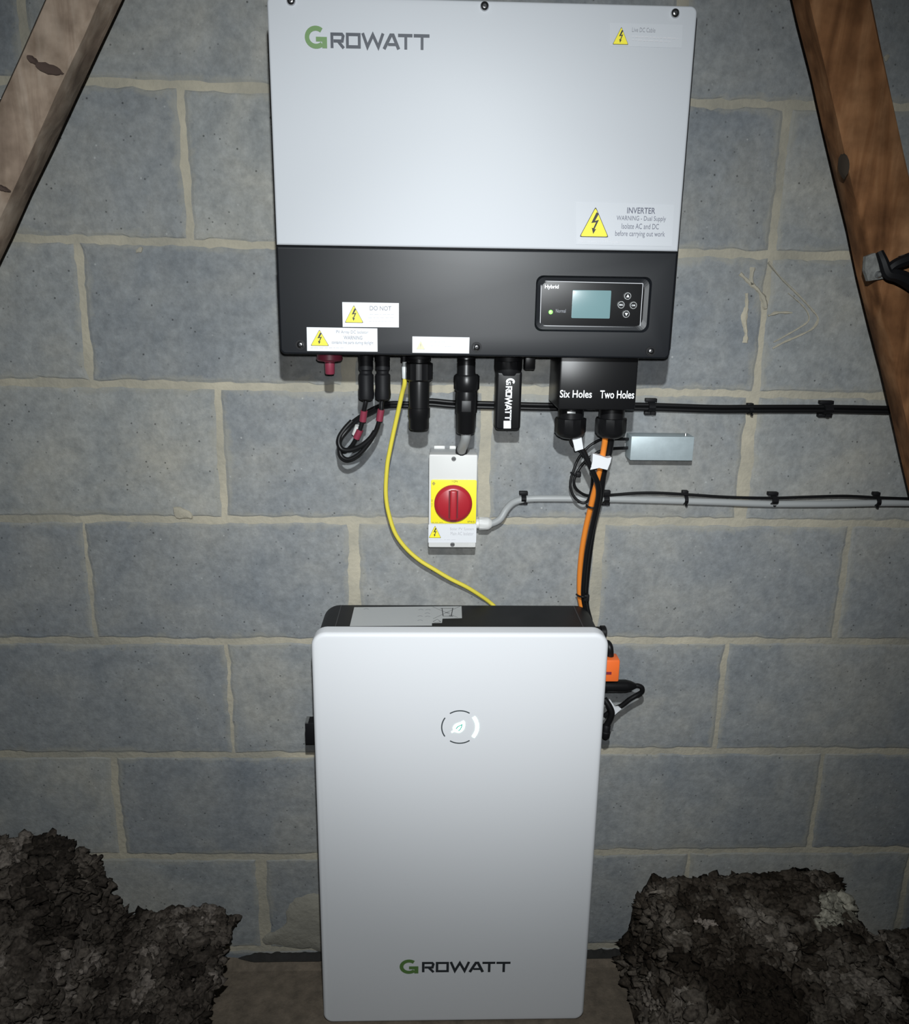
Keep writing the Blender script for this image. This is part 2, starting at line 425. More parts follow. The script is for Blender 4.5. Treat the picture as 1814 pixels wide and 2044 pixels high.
def dab(pts, thick=0.003):
    P = px(pts, -0.002); c = sum(P, Vector())/len(P); n = len(P)
    Q = spline(P+[P[0]], 4)[:-1]
    Q = [p+Vector((noise.noise(p*90), 0, noise.noise(p*90+Vector((5, 5, 5)))))*.006 for p in Q]
    L = [[Vector((p.x, .001, p.z)) for p in Q], [Vector((c.x+(p.x-c.x)*.85, -.0025-thick*.5, c.z+(p.z-c.z)*.85)) for p in Q], [Vector((c.x+(p.x-c.x)*.4, -.0025-thick, c.z+(p.z-c.z)*.4)) for p in Q]]
    return loft(L)
obj('mortar_dab', dab([(345, 1012), (362, 1012), (382, 1022), (384, 1034), (352, 1036)]), M_mortar, wall, smooth=True)
obj('mortar_dab', dab([(590, 1788), (640, 1778), (668, 1800), (668, 1900), (600, 1895), (530, 1888), (528, 1868), (562, 1850), (572, 1810)]), mat('dull_mortar', (.20, .19, .16), .95, bump=.9, bscale=120, color2=(.28, .265, .22), vscale=14), wall, smooth=True)
obj('mortar_dab', dab([(268, 496), (282, 494), (284, 502), (272, 505)], .002), M_mortar, wall, smooth=True)
obj('mortar_dab', dab([(1762, 110), (1770, 108), (1774, 118), (1766, 122)], .002), M_mortar, wall, smooth=True)

# ------------------------------------------------------------------ floor board at the wall's foot
FZ = -0.9255
def board():
    bm = bmesh.new(); nx = 90; back = []; front = []
    xs = [-1.7+3.4*i/nx for i in range(nx+1)]
    top_b = [bm.verts.new((x, -0.012-.006*noise.noise(Vector((x*22, 0, 0)))-.004*noise.noise(Vector((x*60, 0, 4))), FZ+.010+.003*noise.noise(Vector((x*30, 2, 0))))) for x in xs]
    top_m = [bm.verts.new((x, -0.036, FZ)) for x in xs]
    top_f = [bm.verts.new((x, -1.9, FZ)) for x in xs]
    bot_b = [bm.verts.new((v.co.x, v.co.y, FZ-.05)) for v in top_b]; bot_f = [bm.verts.new((v.co.x, v.co.y, FZ-.05)) for v in top_f]
    for a, b in ((top_b, top_m), (top_m, top_f), (bot_b, top_b), (top_f, bot_f), (bot_f, bot_b)):
        for i in range(nx): bm.faces.new((a[i], a[i+1], b[i+1], b[i]))
    return bm
fl = obj('floor', board(), M_board, None, kind='structure')
fl['label'] = 'dusty brown chipboard floor'
def gap_strip(x0, x1):
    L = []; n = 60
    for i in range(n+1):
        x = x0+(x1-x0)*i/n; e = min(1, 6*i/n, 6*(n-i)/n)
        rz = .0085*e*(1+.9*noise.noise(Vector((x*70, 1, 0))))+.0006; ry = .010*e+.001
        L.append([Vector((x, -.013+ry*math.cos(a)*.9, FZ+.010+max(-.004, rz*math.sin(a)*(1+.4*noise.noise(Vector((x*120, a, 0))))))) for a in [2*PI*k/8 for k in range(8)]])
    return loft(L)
M_gap = mat('gap_shade', (.02, .019, .017), .95, bump=.8, bscale=200)  # dark ragged strip painted in for the shade of the gap behind the board
obj('gap_shade_strip', gap_strip(at(476, 1905, -.01).x, -.275), M_gap, fl, smooth=True)
obj('gap_shade_strip', gap_strip(.18, .33), M_gap, fl, smooth=True)

# ------------------------------------------------------------------ roof timbers in front of the wall
def timber(pL0, pL1, pR0, pR1, Y, depth, name, m, label, shave=0.004):
    """front face edges given by two pixel pairs each (top, bottom); extended both ways"""
    a0, a1, b0, b1 = at(*pL0, Y), at(*pL1, Y), at(*pR0, Y), at(*pR1, Y)
    d = ((a1-a0).normalized()+(b1-b0).normalized()).normalized()
    n = 26; L = []; st = min(a0.z, b0.z)
    for k in range(n+1):
        t = -0.45 + 2.0*k/n
        A = a0 + d*t; B = b0 + d*((a0-b0).dot(d)+t)
        j = lambda p, q: Vector((noise.noise(p*9+Vector((q, 0, 0))), noise.noise(p*9+Vector((0, q, 3))), 0))*shave*.6
        s = shave
        wv = (B-A).normalized()
        ring = [A+wv*s, B-wv*s, B+Vector((0, s, 0)), B+Vector((0, depth-s, 0)), B-wv*s+Vector((0, depth, 0)), A+wv*s+Vector((0, depth, 0)), A+Vector((0, depth-s, 0)), A+Vector((0, s, 0))]
        L.append([p+j(p, i) for i, p in enumerate(ring)])
    o = obj(name, loft(L), m, None, smooth=True)
    return o
tl = thing('timber_strut', at(110, 0, -.09), 'pale dusty diagonal roof timber crossing the top left corner', 'timber')
def timber_part(args, parent, m):
    o = timber(*args); return o
def reparent(o, p):
    w_ = Vector(o['_o']); o.parent = p; o.location = w_-Vector(p['_o'])
b1 = timber((85, 0), (0, 188), (196, 0), (0, 438), -0.105, 0.066, 'beam', M_woodl, ''); reparent(b1, tl)
def knot(u, v, Y, ru, rv, ang=0.0):
    c = at(u, v, Y); s = s_at(Y); P = []
    for k in range(20):
        a = 2*PI*k/20; x, z = ru*s*math.cos(a)*(1+.25*noise.noise(Vector((k, u, 0)))), rv*s*math.sin(a)*(1+.3*noise.noise(Vector((k*1.3, v, 2))))
        P.append(Vector((c.x+x*math.cos(ang)-z*math.sin(ang), 0, c.z+x*math.sin(ang)+z*math.cos(ang))))
    return loft([[Vector((p.x, Y+.002, p.z)) for p in P], [Vector((c.x+(p.x-c.x)*.85, Y-.0035, c.z+(p.z-c.z)*.85)) for p in P], [Vector((c.x+(p.x-c.x)*.3, Y-.0015, c.z+(p.z-c.z)*.3)) for p in P]])
obj('knot', knot(98, 138, -.105, 26, 10, -.25), M_knot, tl, smooth=True)
obj('knot', knot(66, 120, -.105, 12, 6, -.6), M_knot, tl, smooth=True)
obj('knot', knot(6, 376, -.105, 14, 5, -.4), M_knot, tl, smooth=True)
tr = thing('timber_strut', at(1680, 0, -.09), 'orange-brown roof timber slanting down the right side with a metal strap', 'timber')
b2 = timber((1618, 0), (1768, 700), (1742, 0), (1903, 700), -0.10, 0.055, 'beam', M_woodr, ''); reparent(b2, tr)
obj('knot', knot(1684, 330, -.10, 10, 22, .2), mat('dark_knot', (.03, .02, .012), .9), tr, smooth=True)
# strap and plate around the right timber
st = thing('strap_bracket', at(1752, 545, -.12), 'grey metal plate with a black twisted strap screwed across the right timber', 'bracket')
def pxplate(pts, y0, y1, bm=None):
    P = px(pts, y1); return loft([[Vector((p.x, y0, p.z)) for p in P], [Vector((p.x, y1, p.z)) for p in P]], bm)
obj('plate', pxplate([(1728, 512), (1745, 505), (1755, 507), (1768, 545), (1764, 556), (1733, 561), (1726, 540)], -.100, -.108), M_plate, st)
obj('strap', tube(px([(1755, 503, -.11), (1763, 522, -.115), (1772, 545, -.117), (1790, 550, -.118), (1812, 560, -.116), (1850, 585, -.112)]), (.006, .013), 8), M_blackm, st, smooth=True)
obj('strap', tube(px([(1768, 548, -.113), (1780, 532, -.117), (1800, 522, -.118), (1830, 512, -.116), (1860, 505, -.112)]), (.007, .011), 8), M_blackm, st, smooth=True)
c = at(1752, 548, -.108)
sc = obj('screw', lathe(c+Vector((0, .002, 0)), c+Vector((0, -.005, 0)), [(0, .0055), (.6, .0055), (1, .0035)], 14), M_steel, st, smooth=True)
obj('screw_socket', lathe(c+Vector((0, -.0049, 0)), c+Vector((0, -.0055, 0)), [(0, .0026), (1, .0024)], 6), M_plate, sc)
obj('edge_tab', pxplate([(1798, 511), (1806, 508), (1830, 510), (1830, 516), (1808, 514)], -.11, -.12), M_steel, st)

# ------------------------------------------------------------------ inverter
YI = -0.1858
IX0, IX1, IZ0, IZ1 = -0.307, 0.2567, 0.2986, 0.7563
ISP = (at(550, 490, YI).z + at(1355, 501, YI).z)/2
inv = thing('inverter', (-.025, -.02, IZ0), 'white and black solar inverter box screwed to the block wall above the switch', 'inverter')
obj('rear_housing', slab(IX0+.006, IX1+.0055, IZ0+.006, IZ1-.004, .008, -.018, YI+.016, .002), M_dgrey, inv, smooth=True)
obj('upper_cover', slab(IX0, IX1, ISP, IZ1, .008, YI+.030, YI, .003, rs=(.0006, .0006, .009, .009)), M_white, inv, smooth=True)
# black lower cover with a recessed pocket for the display
def lower_cover():
    bm = slab(IX0-.0005, IX1, IZ0, ISP-.0012, .007, YI+.030, YI-.0006, .003, rs=(.008, .008, .0006, .0006))
    return bm
lc = obj('lower_cover', lower_cover(), M_black, inv, smooth=True)
pa = at(1066, 661, YI); pb = at(1302, 553, YI)
cut = bmesh.new()
def rl(ins, y): return [(x, y, z) for x, z in rrect(pa.x+ins, pb.x-ins, pa.z+ins, pb.z-ins, .010)]
loft([rl(-.003, YI-.004), rl(0, YI-.0006), rl(.0025, YI+.0038), rl(.0105, YI+.0062), rl(.0106, YI+.0063)], cut)
cme = bpy.data.meshes.new('cut'); bmesh.ops.recalc_face_normals(cut, faces=cut.faces[:]); cut.to_mesh(cme); cut.free()
co = bpy.data.objects.new('cut', cme); COL.objects.link(co)
mo = lc.modifiers.new('b', 'BOOLEAN'); mo.operation = 'DIFFERENCE'; mo.object = co; mo.solver = 'EXACT'
co.location = (0, 0, 0); lc_loc = Vector(lc['_o'])
bpy.context.view_layer.update()
nm = bpy.data.meshes.new_from_object(lc.evaluated_get(bpy.context.evaluated_depsgraph_get()))
lc.modifiers.clear(); lc.data = nm; bpy.data.objects.remove(co)
bpy.data.meshes.remove(cme)
# display panel in the pocket
YD = YI+.0056
dp = obj('display_panel', slab(at(1078, 0, YD).x, at(1288, 600, YD).x, at(1078, 656, YD).z, at(1284, 559, YD).z, .003, YI+.0085, YD, .0008), M_blackp, inv, smooth=True)
YDf = YD-.0002
b_ = [at(1080, 561, YDf), at(1283, 566, YDf), at(1277, 654, YDf), at(1078, 650, YDf)]
obj('border_line', stroke([(p.x, p.z) for p in b_], .0008, YDf-.0002, closed=True), M_inkl, dp)
text_px('Hybrid', 1087, 568.5, 1115, 578, YDf, 'lettering', M_wtext, dp, .02)
text_px('Normal', 1109, 617, 1129, 624, YDf, 'lettering', M_inkg, dp)
la, lb = at(1140, 635, YDf), at(1220, 580, YDf)
sc_ = obj('screen', slab(la.x, lb.x, la.z, lb.z, .0015, YDf, YDf-.0006, .0003), M_lcd, dp, smooth=True)
c = at(1099, 623, YDf); obj('indicator_light', lathe(c, c+Vector((0, -.0015, 0)), [(0, .0030), (.6, .0026), (1, .001)], 14), M_ledg, dp, smooth=True)
def tri(c, r, y, up=1):
    return [(c.x-r*.75, c.z-r*.55*up), (c.x+r*.75, c.z-r*.55*up), (c.x, c.z+r*.8*up)]
for (u, v, sym) in ((1252, 591, 'up'), (1239, 608.5, 'ESC'), (1263.5, 609.5, 'OK'), (1249, 627, 'down')):
    c = at(u, v, YDf)
    bt = obj('button', lathe(c+Vector((0, .0002, 0)), c+Vector((0, -.0022, 0)), [(0, .0055), (.7, .0055), (1, .0048)], 20), M_steel, inv, smooth=True)
    obj('button_face', lathe(c+Vector((0, -.0021, 0)), c+Vector((0, -.0028, 0)), [(0, .0042), (1, .0040)], 20), M_blackp, bt, smooth=True)
    if sym in ('up', 'down'): obj('symbol', flat_poly(tri(c, .003, 0, 1 if sym == 'up' else -1), c.y-.0031), M_wtext, bt)
    else: obj('symbol', text_bm(sym, c.x-.0028, c.x+.0028, c.z-.0011, c.z+.0011, c.y-.0031, .02), M_wtext, bt)
# cover screws
for (u, v) in ((581, 2), (967, 13), (1347, 27)):
    c = at(u, v, YI)
    s1 = obj('screw', lathe(c+Vector((0, .001, 0)), c+Vector((0, -.0045, 0)), [(0, .0060), (.35, .0060), (.75, .0048), (1, .0025)], 20), M_chrome, inv, smooth=True)
    obj('screw_socket', lathe(c+Vector((0, -.0044, 0)), c+Vector((0, -.0048, 0)), [(0, .0023), (1, .0022)], 6), M_ink, s1)
for (u, v) in ((600, 688), (951, 693), (1298, 701)):
    c = at(u, v, YI)
    obj('screw_cup', lathe(c+Vector((0, .001, 0)), c+Vector((0, -.0013, 0)), [(0, .0078), (1, .0072)], 24), M_blackm, inv, smooth=True)
    s1 = obj('screw', lathe(c+Vector((0, -.001, 0)), c+Vector((0, -.0050, 0)), [(0, .0050), (.35, .0050), (.75, .0042), (1, .002)], 20), M_chrome, inv, smooth=True)
    obj('screw_socket', lathe(c+Vector((0, -.0049, 0)), c+Vector((0, -.0053, 0)), [(0, .0019), (1, .0018)], 6), M_ink, s1)

# lettering of the logo, drawn as strokes in a 0..1 high box; returns polygons
def arc(cx, cz, r, a0, a1, n=18, k=1.0):
    return [(cx+r*k*math.cos(math.radians(a0+(a1-a0)*i/n)), cz+r*math.sin(math.radians(a0+(a1-a0)*i/n))) for i in range(n+1)]
def logo(parent, bl, br, tr_, gx, Y, up, vertical=False, mg=None, mk=None):
    """G box: gx = (x0, x1, z0, z1); rest drawn from x0..x1 with height z0..z1 given in bl=(x0,z0), br=(x1, slope), up=height"""
    x0, x1, z0, z1 = gx; h = z1-z0; wd = x1-x0
    bm = bmesh.new(); t = h*.215
    A = [(x0+wd*.5+(wd-t)*.5*math.cos(math.radians(a)), z0+h*.5+(h-t)*.5*math.sin(math.radians(a))) for a in range(50, 316, 12)]
    stroke(A, t, Y-.0007, bm)
    stroke([(x0+wd*.50, z0+h*.42), (x1, z0+h*.42)], t*.95, Y-.00076, bm)
    stroke([(x1-t*.55, z0+h*.45), (x1-t*.55, z0+h*.03)], t*1.1, Y-.00082, bm)
    obj('logo_initial', bm, mg or M_green, parent)
    # ROWATT
    bx0, bz0 = bl; bx1 = br[0]; sl = br[1]; H = up; Wt = bx1-bx0
    def T(x, z): return (bx0+x*Wt, bz0+sl*x+z*H)
    s = H*.205; q = s/H/2; bm = bmesh.new()
    xs = [0, .155, .325, .555, .715, .86]  # letter starts
    e = s/Wt/2
    # R
    stroke([T(e, 0), T(e, 1-q), T(.115, 1-q), T(.128, .78), T(.118, .46), T(.03, .46)], s, Y-.00076, bm)
    stroke([T(.075, .46), T(.132, 0)], s, Y-.00082, bm)
    # O (square)
    stroke([T(.17, q), T(.29, q), T(.29, 1-q), T(.17, 1-q)], s, Y-.00088, bm, closed=True)
    # W
    stroke([T(.325, 1), T(.372, q*1.2), T(.427, 1-q), T(.482, q*1.2), T(.530, 1)], s*1.0, Y-.00094, bm)
    # A
    stroke([T(.54, 0), T(.608, 1-q), T(.632, 1-q), T(.688, 0)], s*1.1, Y-.00100, bm)
    stroke([T(.58, .30), T(.67, .30)], s*.9, Y-.00106, bm)
    # T T
    stroke([T(.682, 1-q), T(.828, 1-q)], s, Y-.00112, bm); stroke([T(.76, 1-q), T(.76, 0)], s, Y-.00118, bm)
    stroke([T(.84, 1-q), T(1.0, 1-q)], s, Y-.00124, bm); stroke([T(.925, 1-q), T(.925, 0)], s, Y-.00130, bm)
    if vertical: pass
    return obj('logo_letters', bm, mk or M_logo, parent)
a, b = at(609, 97, YI), at(652, 52, YI); c0, c1, ct = at(660, 96, YI), at(857, 100, YI), at(660, 65, YI)
logo(inv, (c0.x, c0.z), (c1.x, c1.z-c0.z), None, (a.x, b.x, a.z, b.z), YI, ct.z-c0.z)

def sheet(parent, pts, Y, name='sticker', m=None, label=None, th=.0005):
    P = px(pts, Y)
    o = obj(name, loft([[Vector((p.x, Y+.0003, p.z)) for p in P], [Vector((p.x, Y-th, p.z)) for p in P]]), m or M_sticker, parent)
    if label: o['label'] = label
    return o
BOLT = [(.56, 1), (.70, .93), (.50, .60), (.72, .66), (.50, .22), (.60, .25), (.44, 0), (.34, .30), (.43, .27), (.56, .54), (.30, .50)]
def hazard(parent, u0, v0, u1, v1, Y, mark='bolt', faint=False):
    """triangle sign with apex at top; box in pixels"""
    a = at(u0, v1, Y); b = at(u1, v0, Y); wd = b.x-a.x; h = b.z-a.z
    def tr3(k, y):
        cx, cz = a.x+wd/2, a.z+h*.36; P = [(a.x, a.z), (b.x, a.z), (a.x+wd/2, b.z)]; out = []
        for i in range(3):
            p = Vector(P[i]); q = Vector(P[(i+1) % 3]); r = Vector(P[i-1])
            out += [p+(r-p)*.07, p+((q+r)/2-p)*.025, p+(q-p)*.07]
        return flat_poly([(cx+(p.x-cx)*k, cz+(p.y-cz)*k) for p in out], y)
    obj('sign_border', tr3(1.0, Y-.0007), M_inkg if faint else M_ink, parent)
    obj('sign_triangle', tr3(.93 if h > .02 else .9, Y-.0009), M_yel if not faint else mat('faded_yellow', (.72, .70, .30), .5), parent)
    if mark == 'bolt':
        obj('lightning_bolt', flat_poly([(a.x+wd*(.5+(x-.5)*.62), a.z+h*(.10+.72*z)) for x, z in BOLT], Y-.0011), M_ink, parent)
    else:
        bm = stroke([(a.x+wd*.5, a.z+h*.32), (a.x+wd*.5, a.z+h*.72)], wd*.07, Y-.0011); stroke([(a.x+wd*.5, a.z+h*.14), (a.x+wd*.5, a.z+h*.23)], wd*.07, Y-.0011, bm)
        obj('exclamation_mark', bm, M_inkg, parent)
def dashes(parent, u0, u1, v, Y, m, hpx=2.0, seed=1, slope=0.0):
    """a line of print too small to read: a row of short broken strokes"""
    rnd = random.Random(seed); bm = bmesh.new(); u = u0; s = s_at(Y)
    while u < u1:
        l = rnd.uniform(3, 9); p, q = at(u, v+slope*(u-u0), Y), at(min(u+l, u1), v+slope*(u-u0), Y)
        stroke([(p.x, p.z), (q.x, q.z)], hpx*s*rnd.uniform(.6, 1), Y-.0008, bm); u += l+rnd.uniform(1.2, 2.6)
    return obj('small_print', bm, m, parent)

# big sticker lower right of the white cover (its film is nearly invisible on the enamel)
s_ = sheet(inv, [(1148, 404), (1345, 410), (1340, 492), (1150, 488)], YI, label='large yellow triangle warning label lower right', m=mat('sticker_film', (.458, .473, .498), .5, spec=.3))
hazard(s_, 1156, 413, 1218, 473, YI-.0002)
for t_, u0, v0, u1, v1, bo in (('INVERTER', 1251, 415, 1308, 426, .015), ('WARNING - Dual Supply', 1230, 432, 1329, 442.5, .0), ('Isolate AC and DC', 1240, 447, 1315, 456.5, .0), ('before carrying out work', 1227, 462, 1327, 474, 0.)):
    text_px(t_, u0, v0, u1, v1, YI-.0003, 'lettering', mat('ink_mid', (.10, .105, .14), .6), s_, bo)
text_px('Place on inverter DNO copies', 1155, 479, 1237, 486, YI-.0003, 'lettering', M_inkl, s_)
s_ = sheet(inv, [(1216, 46), (1362, 50), (1360, 96), (1216, 92)], YI, label='small yellow triangle cable warning label in the upper right corner', m=MATS['sticker_film'])
hazard(s_, 1222, 54, 1256, 89, YI-.0002)
text_px('Live DC Cable', 1261, 56, 1308, 64, YI-.0003, 'lettering', M_inkg, s_)
dashes(s_, 1261, 1353, 73, YI-.0002, M_inkl, 2.6, 3, .05); dashes(s_, 1261, 1338, 80, YI-.0002, M_inkl, 2.6, 4, .05)
s_ = sheet(inv, [(683, 603), (796, 605), (796, 653.5), (684, 652.5)], YI-.0006, label='white warning sticker, the upper one of the pair')
hazard(s_, 688, 609, 725, 644, YI-.001)
text_px('DO NOT', 738, 611, 781, 619.5, YI-.001, 'lettering', M_inkg, s_, .01)
dashes(s_, 738, 787, 627, YI-.001, M_inkl, 1.6, 5); dashes(s_, 735, 787, 634, YI-.001, M_inkl, 2, 6); dashes(s_, 737, 786, 641, YI-.001, M_inkl, 2, 7)
s_ = sheet(inv, [(612, 653), (753, 655.5), (753.5, 702), (613, 700.5)], YI-.0012, label='white warning sticker, the lower left one overlapping the other')
hazard(s_, 620, 658, 656, 690, YI-.0016)
text_px('PV Array DC Isolator', 671, 660, 735, 667, YI-.0016, 'lettering', M_inkg, s_)
text_px('WARNING', 686, 670.5, 723, 677.5, YI-.0016, 'lettering', M_inkg, s_, .01)
text_px('contains live parts during daylight', 662, 681, 745, 688, YI-.0016, 'lettering', M_inkg, s_, .006)
dashes(s_, 620, 690, 694, YI-.0016, M_inkl, 1.6, 9)
s_ = sheet(inv, [(823, 671.5), (937, 673.5), (936, 705.5), (823, 704)], YI-.0006, label='white sticker with a small faded yellow triangle')
hazard(s_, 831, 681, 848, 697, YI-.001, 'mark', True)
dashes(s_, 858, 889, 682, YI-.001, M_inkl, 1.5, 11); dashes(s_, 858, 928, 690, YI-.001, M_inkl, 1.2, 12, .03); dashes(s_, 858, 900, 696, YI-.001, mat('ink_pale', (.66, .66, .68), .6), 1.2, 13)

# battery terminal box under the inverter
YB = -.160
ta, tb = at(1114, 818, YB), at(1275, 716, YB)
def tbox():
    return box(ta.x, tb.x, YB, -.055, ta.z, IZ0+.004, .003, 2)
tbx = obj('terminal_box', tbox(), M_blackp, inv, smooth=True)
text_px('Six Holes', 1117, 779, 1181.5, 793.5, YB-.0003, 'lettering', M_wtext, tbx, .01)
text_px('Two Holes', 1197, 780, 1266, 795, YB-.0003, 'lettering', M_wtext, tbx, .01)
def vert(u, v0, v1, Y, prof, n=20, ribs=None, bm=None):
    """turned part hanging down: pixel column u, from v0 to v1, profile radius in px"""
    s = s_at(Y); p0, p1 = at(u, v0, Y), at(u, v1, Y); p1.x = p0.x
    return lathe(p0, p1, [(t, r*s) for t, r in prof], n, bm, ribs)
for u in (1140, 1221.5):
    g = obj('cable_gland', vert(u, 812, 874, -.115, [(0, 26), (.34, 26), (.36, 32), (.80, 32), (.93, 26), (1, 17)], 24, {2, 3}), M_blackp, inv, smooth=True)
    if u < 1200:
        c = at(u, 824, -.138)
        obj('metal_clip', box(c.x-.0065, c.x+.0065, -.140, -.134, c.z-.0016, c.z+.0022, .0006), M_steel, g, smooth=True)
# red isolator knob of the inverter
YK = -.125
kn = obj('isolator_knob', vert(657.5, 705, 747, YK, [(0, 24), (.28, 26), (.36, 23), (.40, 10), (.95, 9.5), (1, 8)], 24), M_redd, inv, smooth=True)
kn['label'] = 'maroon rotary knob under the left corner'
# sockets underneath
for u, r in ((730, 15), (763, 15), (836, 24), (931, 18), (1015, 24)):
    obj('socket', vert(u, 706, 720, -.11, [(0, r), (1, r)], 20), M_blackm, inv, smooth=True)
obj('socket', vert(806, 706, 722, -.11, [(0, 6), (1, 6)], 10), M_blackm, inv, smooth=True)
c = at(1056, 728, -.10)
obj('antenna_stub', box(c.x-.008, c.x+.0085, -.11, -.09, c.z-.007, IZ0+.004, .002), M_blackp, inv, smooth=True)

# ------------------------------------------------------------------ plugs and leads below the inverter
YC = -.115
def plug_ribbed(u):
    t = thing('round_plug', at(u, 857, YC), 'thick black round plug with ribbed collar and no cable, right of the yellow cable', 'plug')
    obj('collar', vert(u, 716, 760, YC, [(0, 22), (.15, 22), (.2, 27), (.92, 27), (1, 22)], 28, {2, 3}), M_blackp, t, smooth=True)
    obj('washer', vert(u, 715.5, 722, YC, [(0, 13), (1, 11)], 20), M_steel, t, smooth=True)
    obj('body', vert(u, 758, 857, YC, [(0, 20), (.1, 21), (.55, 20), (.56, 22), (.75, 22), (.78, 20), (.97, 20), (1, 18)], 24), M_blackp, t, smooth=True)
plug_ribbed(836.5)
# yellow data cable
yc = thing('network_cable', at(808, 755, -.11), 'yellow data cable curving from the inverter down behind the battery', 'cable')
obj('jacket', tube([at(808, 752, -.110), at(807, 768, -.105)]+px([(802, 787, -.095), (793, 829, -.08), (785, 865, -.07), (777, 904, -.062), (773, 927, -.058), (770, 967, -.052), (771, 999, -.048), (777, 1030, -.045), (789, 1065, -.043), (810, 1094, -.04), (837, 1118, -.038), (866, 1136, -.036), (898, 1155, -.032), (930, 1171, -.027), (956, 1187, -.02), (977, 1202, -.012), (990, 1216, -.012), (1002, 1250, -.012)]), .0036, 12), M_ycab, yc, smooth=True)
obj('plug', vert(807, 718, 756, -.110, [(0, 4), (.3, 4), (.35, 5.5), (.95, 5), (1, 4)], 12), M_clear, yc, smooth=True)
# solar leads: connector, red sleeve, slack loops, run along the wall
def k1(pts): return [(660+p[0]/8.52, 700+p[1]/8.52) + tuple(p[2:]) for p in pts]
WALLRUN = [(1099, 812), (1271, 811.5), (1420, 816), (1498, 816), (1651, 816), (1770, 818), (1850, 820)]
def solar(u, path, run, label, sleeves, off):
    t = thing('solar_cable', at(u, 716, -.10), label, 'cable', 'black solar leads looped below the inverter')
    con = vert(u, 714, 799, -.105, [(0, 14), (.27, 14.5), (.30, 12), (.36, 12), (.40, 15), (.72, 15), (.85, 16), (.96, 15), (1, 10)], 16)
    obj('connector', con, M_blackm, t, smooth=True)
    P = [at(u, 796, -.105)]+px(k1(path))
    P += [at(a, b+off, -.011) for a, b in run]
    obj('lead', tube(P, .0037, 10), M_rubber, t, smooth=True)
    for a, b, ma in sleeves: obj('sleeve', tube(px(k1([a, b])), .0056, 12, 2), ma, t, smooth=True)
    return t
solar(730, [(590, 900, -.105), (555, 1060, -.102), (545, 1180, -.100), (500, 1330, -.098), (440, 1480, -.095), (350, 1630, -.090), (230, 1720, -.085), (150, 1640, -.080), (130, 1520, -.078), (230, 1380, -.075), (350, 1240, -.07), (520, 1110, -.055), (740, 980, -.035), (960, 900, -.02), (1160, 890, -.014), (1350, 895, -.011)],
      [(856, 803), (906, 807), (983, 809)] + WALLRUN, 'left black solar lead with two red sleeves, its slack looped low',
      [((568, 1020, -.1025), (545, 1200, -.0998), M_redd), ((500, 1345, -.0975), (435, 1490, -.095), M_redd), ((470, 1285, -.094), (415, 1430, -.09), M_whitep)], -4)
solar(763.5, [(865, 900, -.105), (860, 1000, -.105), (825, 1190, -.103), (760, 1380, -.100), (640, 1580, -.097), (480, 1760, -.095), (300, 1850, -.093), (180, 1790, -.09), (150, 1640, -.088), (170, 1500, -.085), (290, 1340, -.08), (470, 1170, -.065), (680, 1060, -.045), (900, 960, -.025), (1100, 940, -.016), (1350, 945, -.011)],
      [(856, 803), (906, 807), (983, 809)] + WALLRUN, 'right black solar lead with one red sleeve and the wider loop',
      [((858, 1000, -.105), (825, 1190, -.103), M_redd)], 4.2)
# a third slack turn that ties the loops together
sl = obj('slack_lead', tube(px(k1([(360, 1200, -.074), (240, 1330, -.08), (150, 1470, -.086), (140, 1590, -.09), (200, 1680, -.092), (330, 1690, -.094), (480, 1640, -.096), (600, 1560, -.0975), (690, 1470, -.0985), (752, 1375, -.0995)])), .0042, 10), M_rubber, None, smooth=True)
tag(sl, 'spare black turn of lead in the loop left of the yellow cable', 'cable')

# AC plug with grey lead into the switch
ac = thing('supply_cable', at(931, 716, YC), 'black ribbed plug with short grey cable bending into the isolator switch', 'cable')
obj('neck', vert(931, 716, 750, YC, [(0, 16), (.2, 18), (.8, 18), (1, 20)], 20), M_blackp, ac, smooth=True)
obj('washer', vert(931, 715, 720, YC, [(0, 12), (1, 12)], 18), M_steel, ac, smooth=True)
obj('collar', vert(931.5, 747, 781, YC, [(0, 22), (.1, 25.5), (.85, 25.5), (1, 21)], 20, {1, 2}), M_blackp, ac, smooth=True)
obj('body', vert(931, 780, 865, YC, [(0, 21), (.1, 22), (.5, 22), (.53, 20), (.97, 19), (1, 17)], 10), M_blackp, ac, smooth=True)
c = at(931, 800, YC-.018); d = at(931, 823, YC-.018)
obj('flat_tab', box(c.x-.0075, c.x+.0075, YC-.0182, YC-.0150, d.z, c.z, .001), M_dgrey, ac, smooth=True)
obj('lead', tube([at(931, 856, YC), at(930, 866, YC+.001), at(929, 875, -.108), at(926, 886, -.095), at(922, 895, -.075), at(921, 902, -.054), at(921, 914, -.040)], .0078, 14), M_gcab, ac, smooth=True)

# ------------------------------------------------------------------ monitoring dongle
YDg = -.100
dg = thing('data_dongle', at(1014, 859, -.09), 'slim black data stick with white vertical lettering hanging under the inverter', 'dongle')
a, b = at(988, 859, YDg), at(1042.5, 742, YDg)
obj('body', slab(a.x, b.x, a.z, b.z, .005, -.068, YDg, .004, rs=(.006, .006, .003, .003)), M_blackp, dg, smooth=True)
obj('collar', vert(1015, 712, 748, -.083, [(0, 28), (.6, 28), (.85, 26), (1, 24)], 24, {0, 1}), M_blackm, dg, smooth=True)
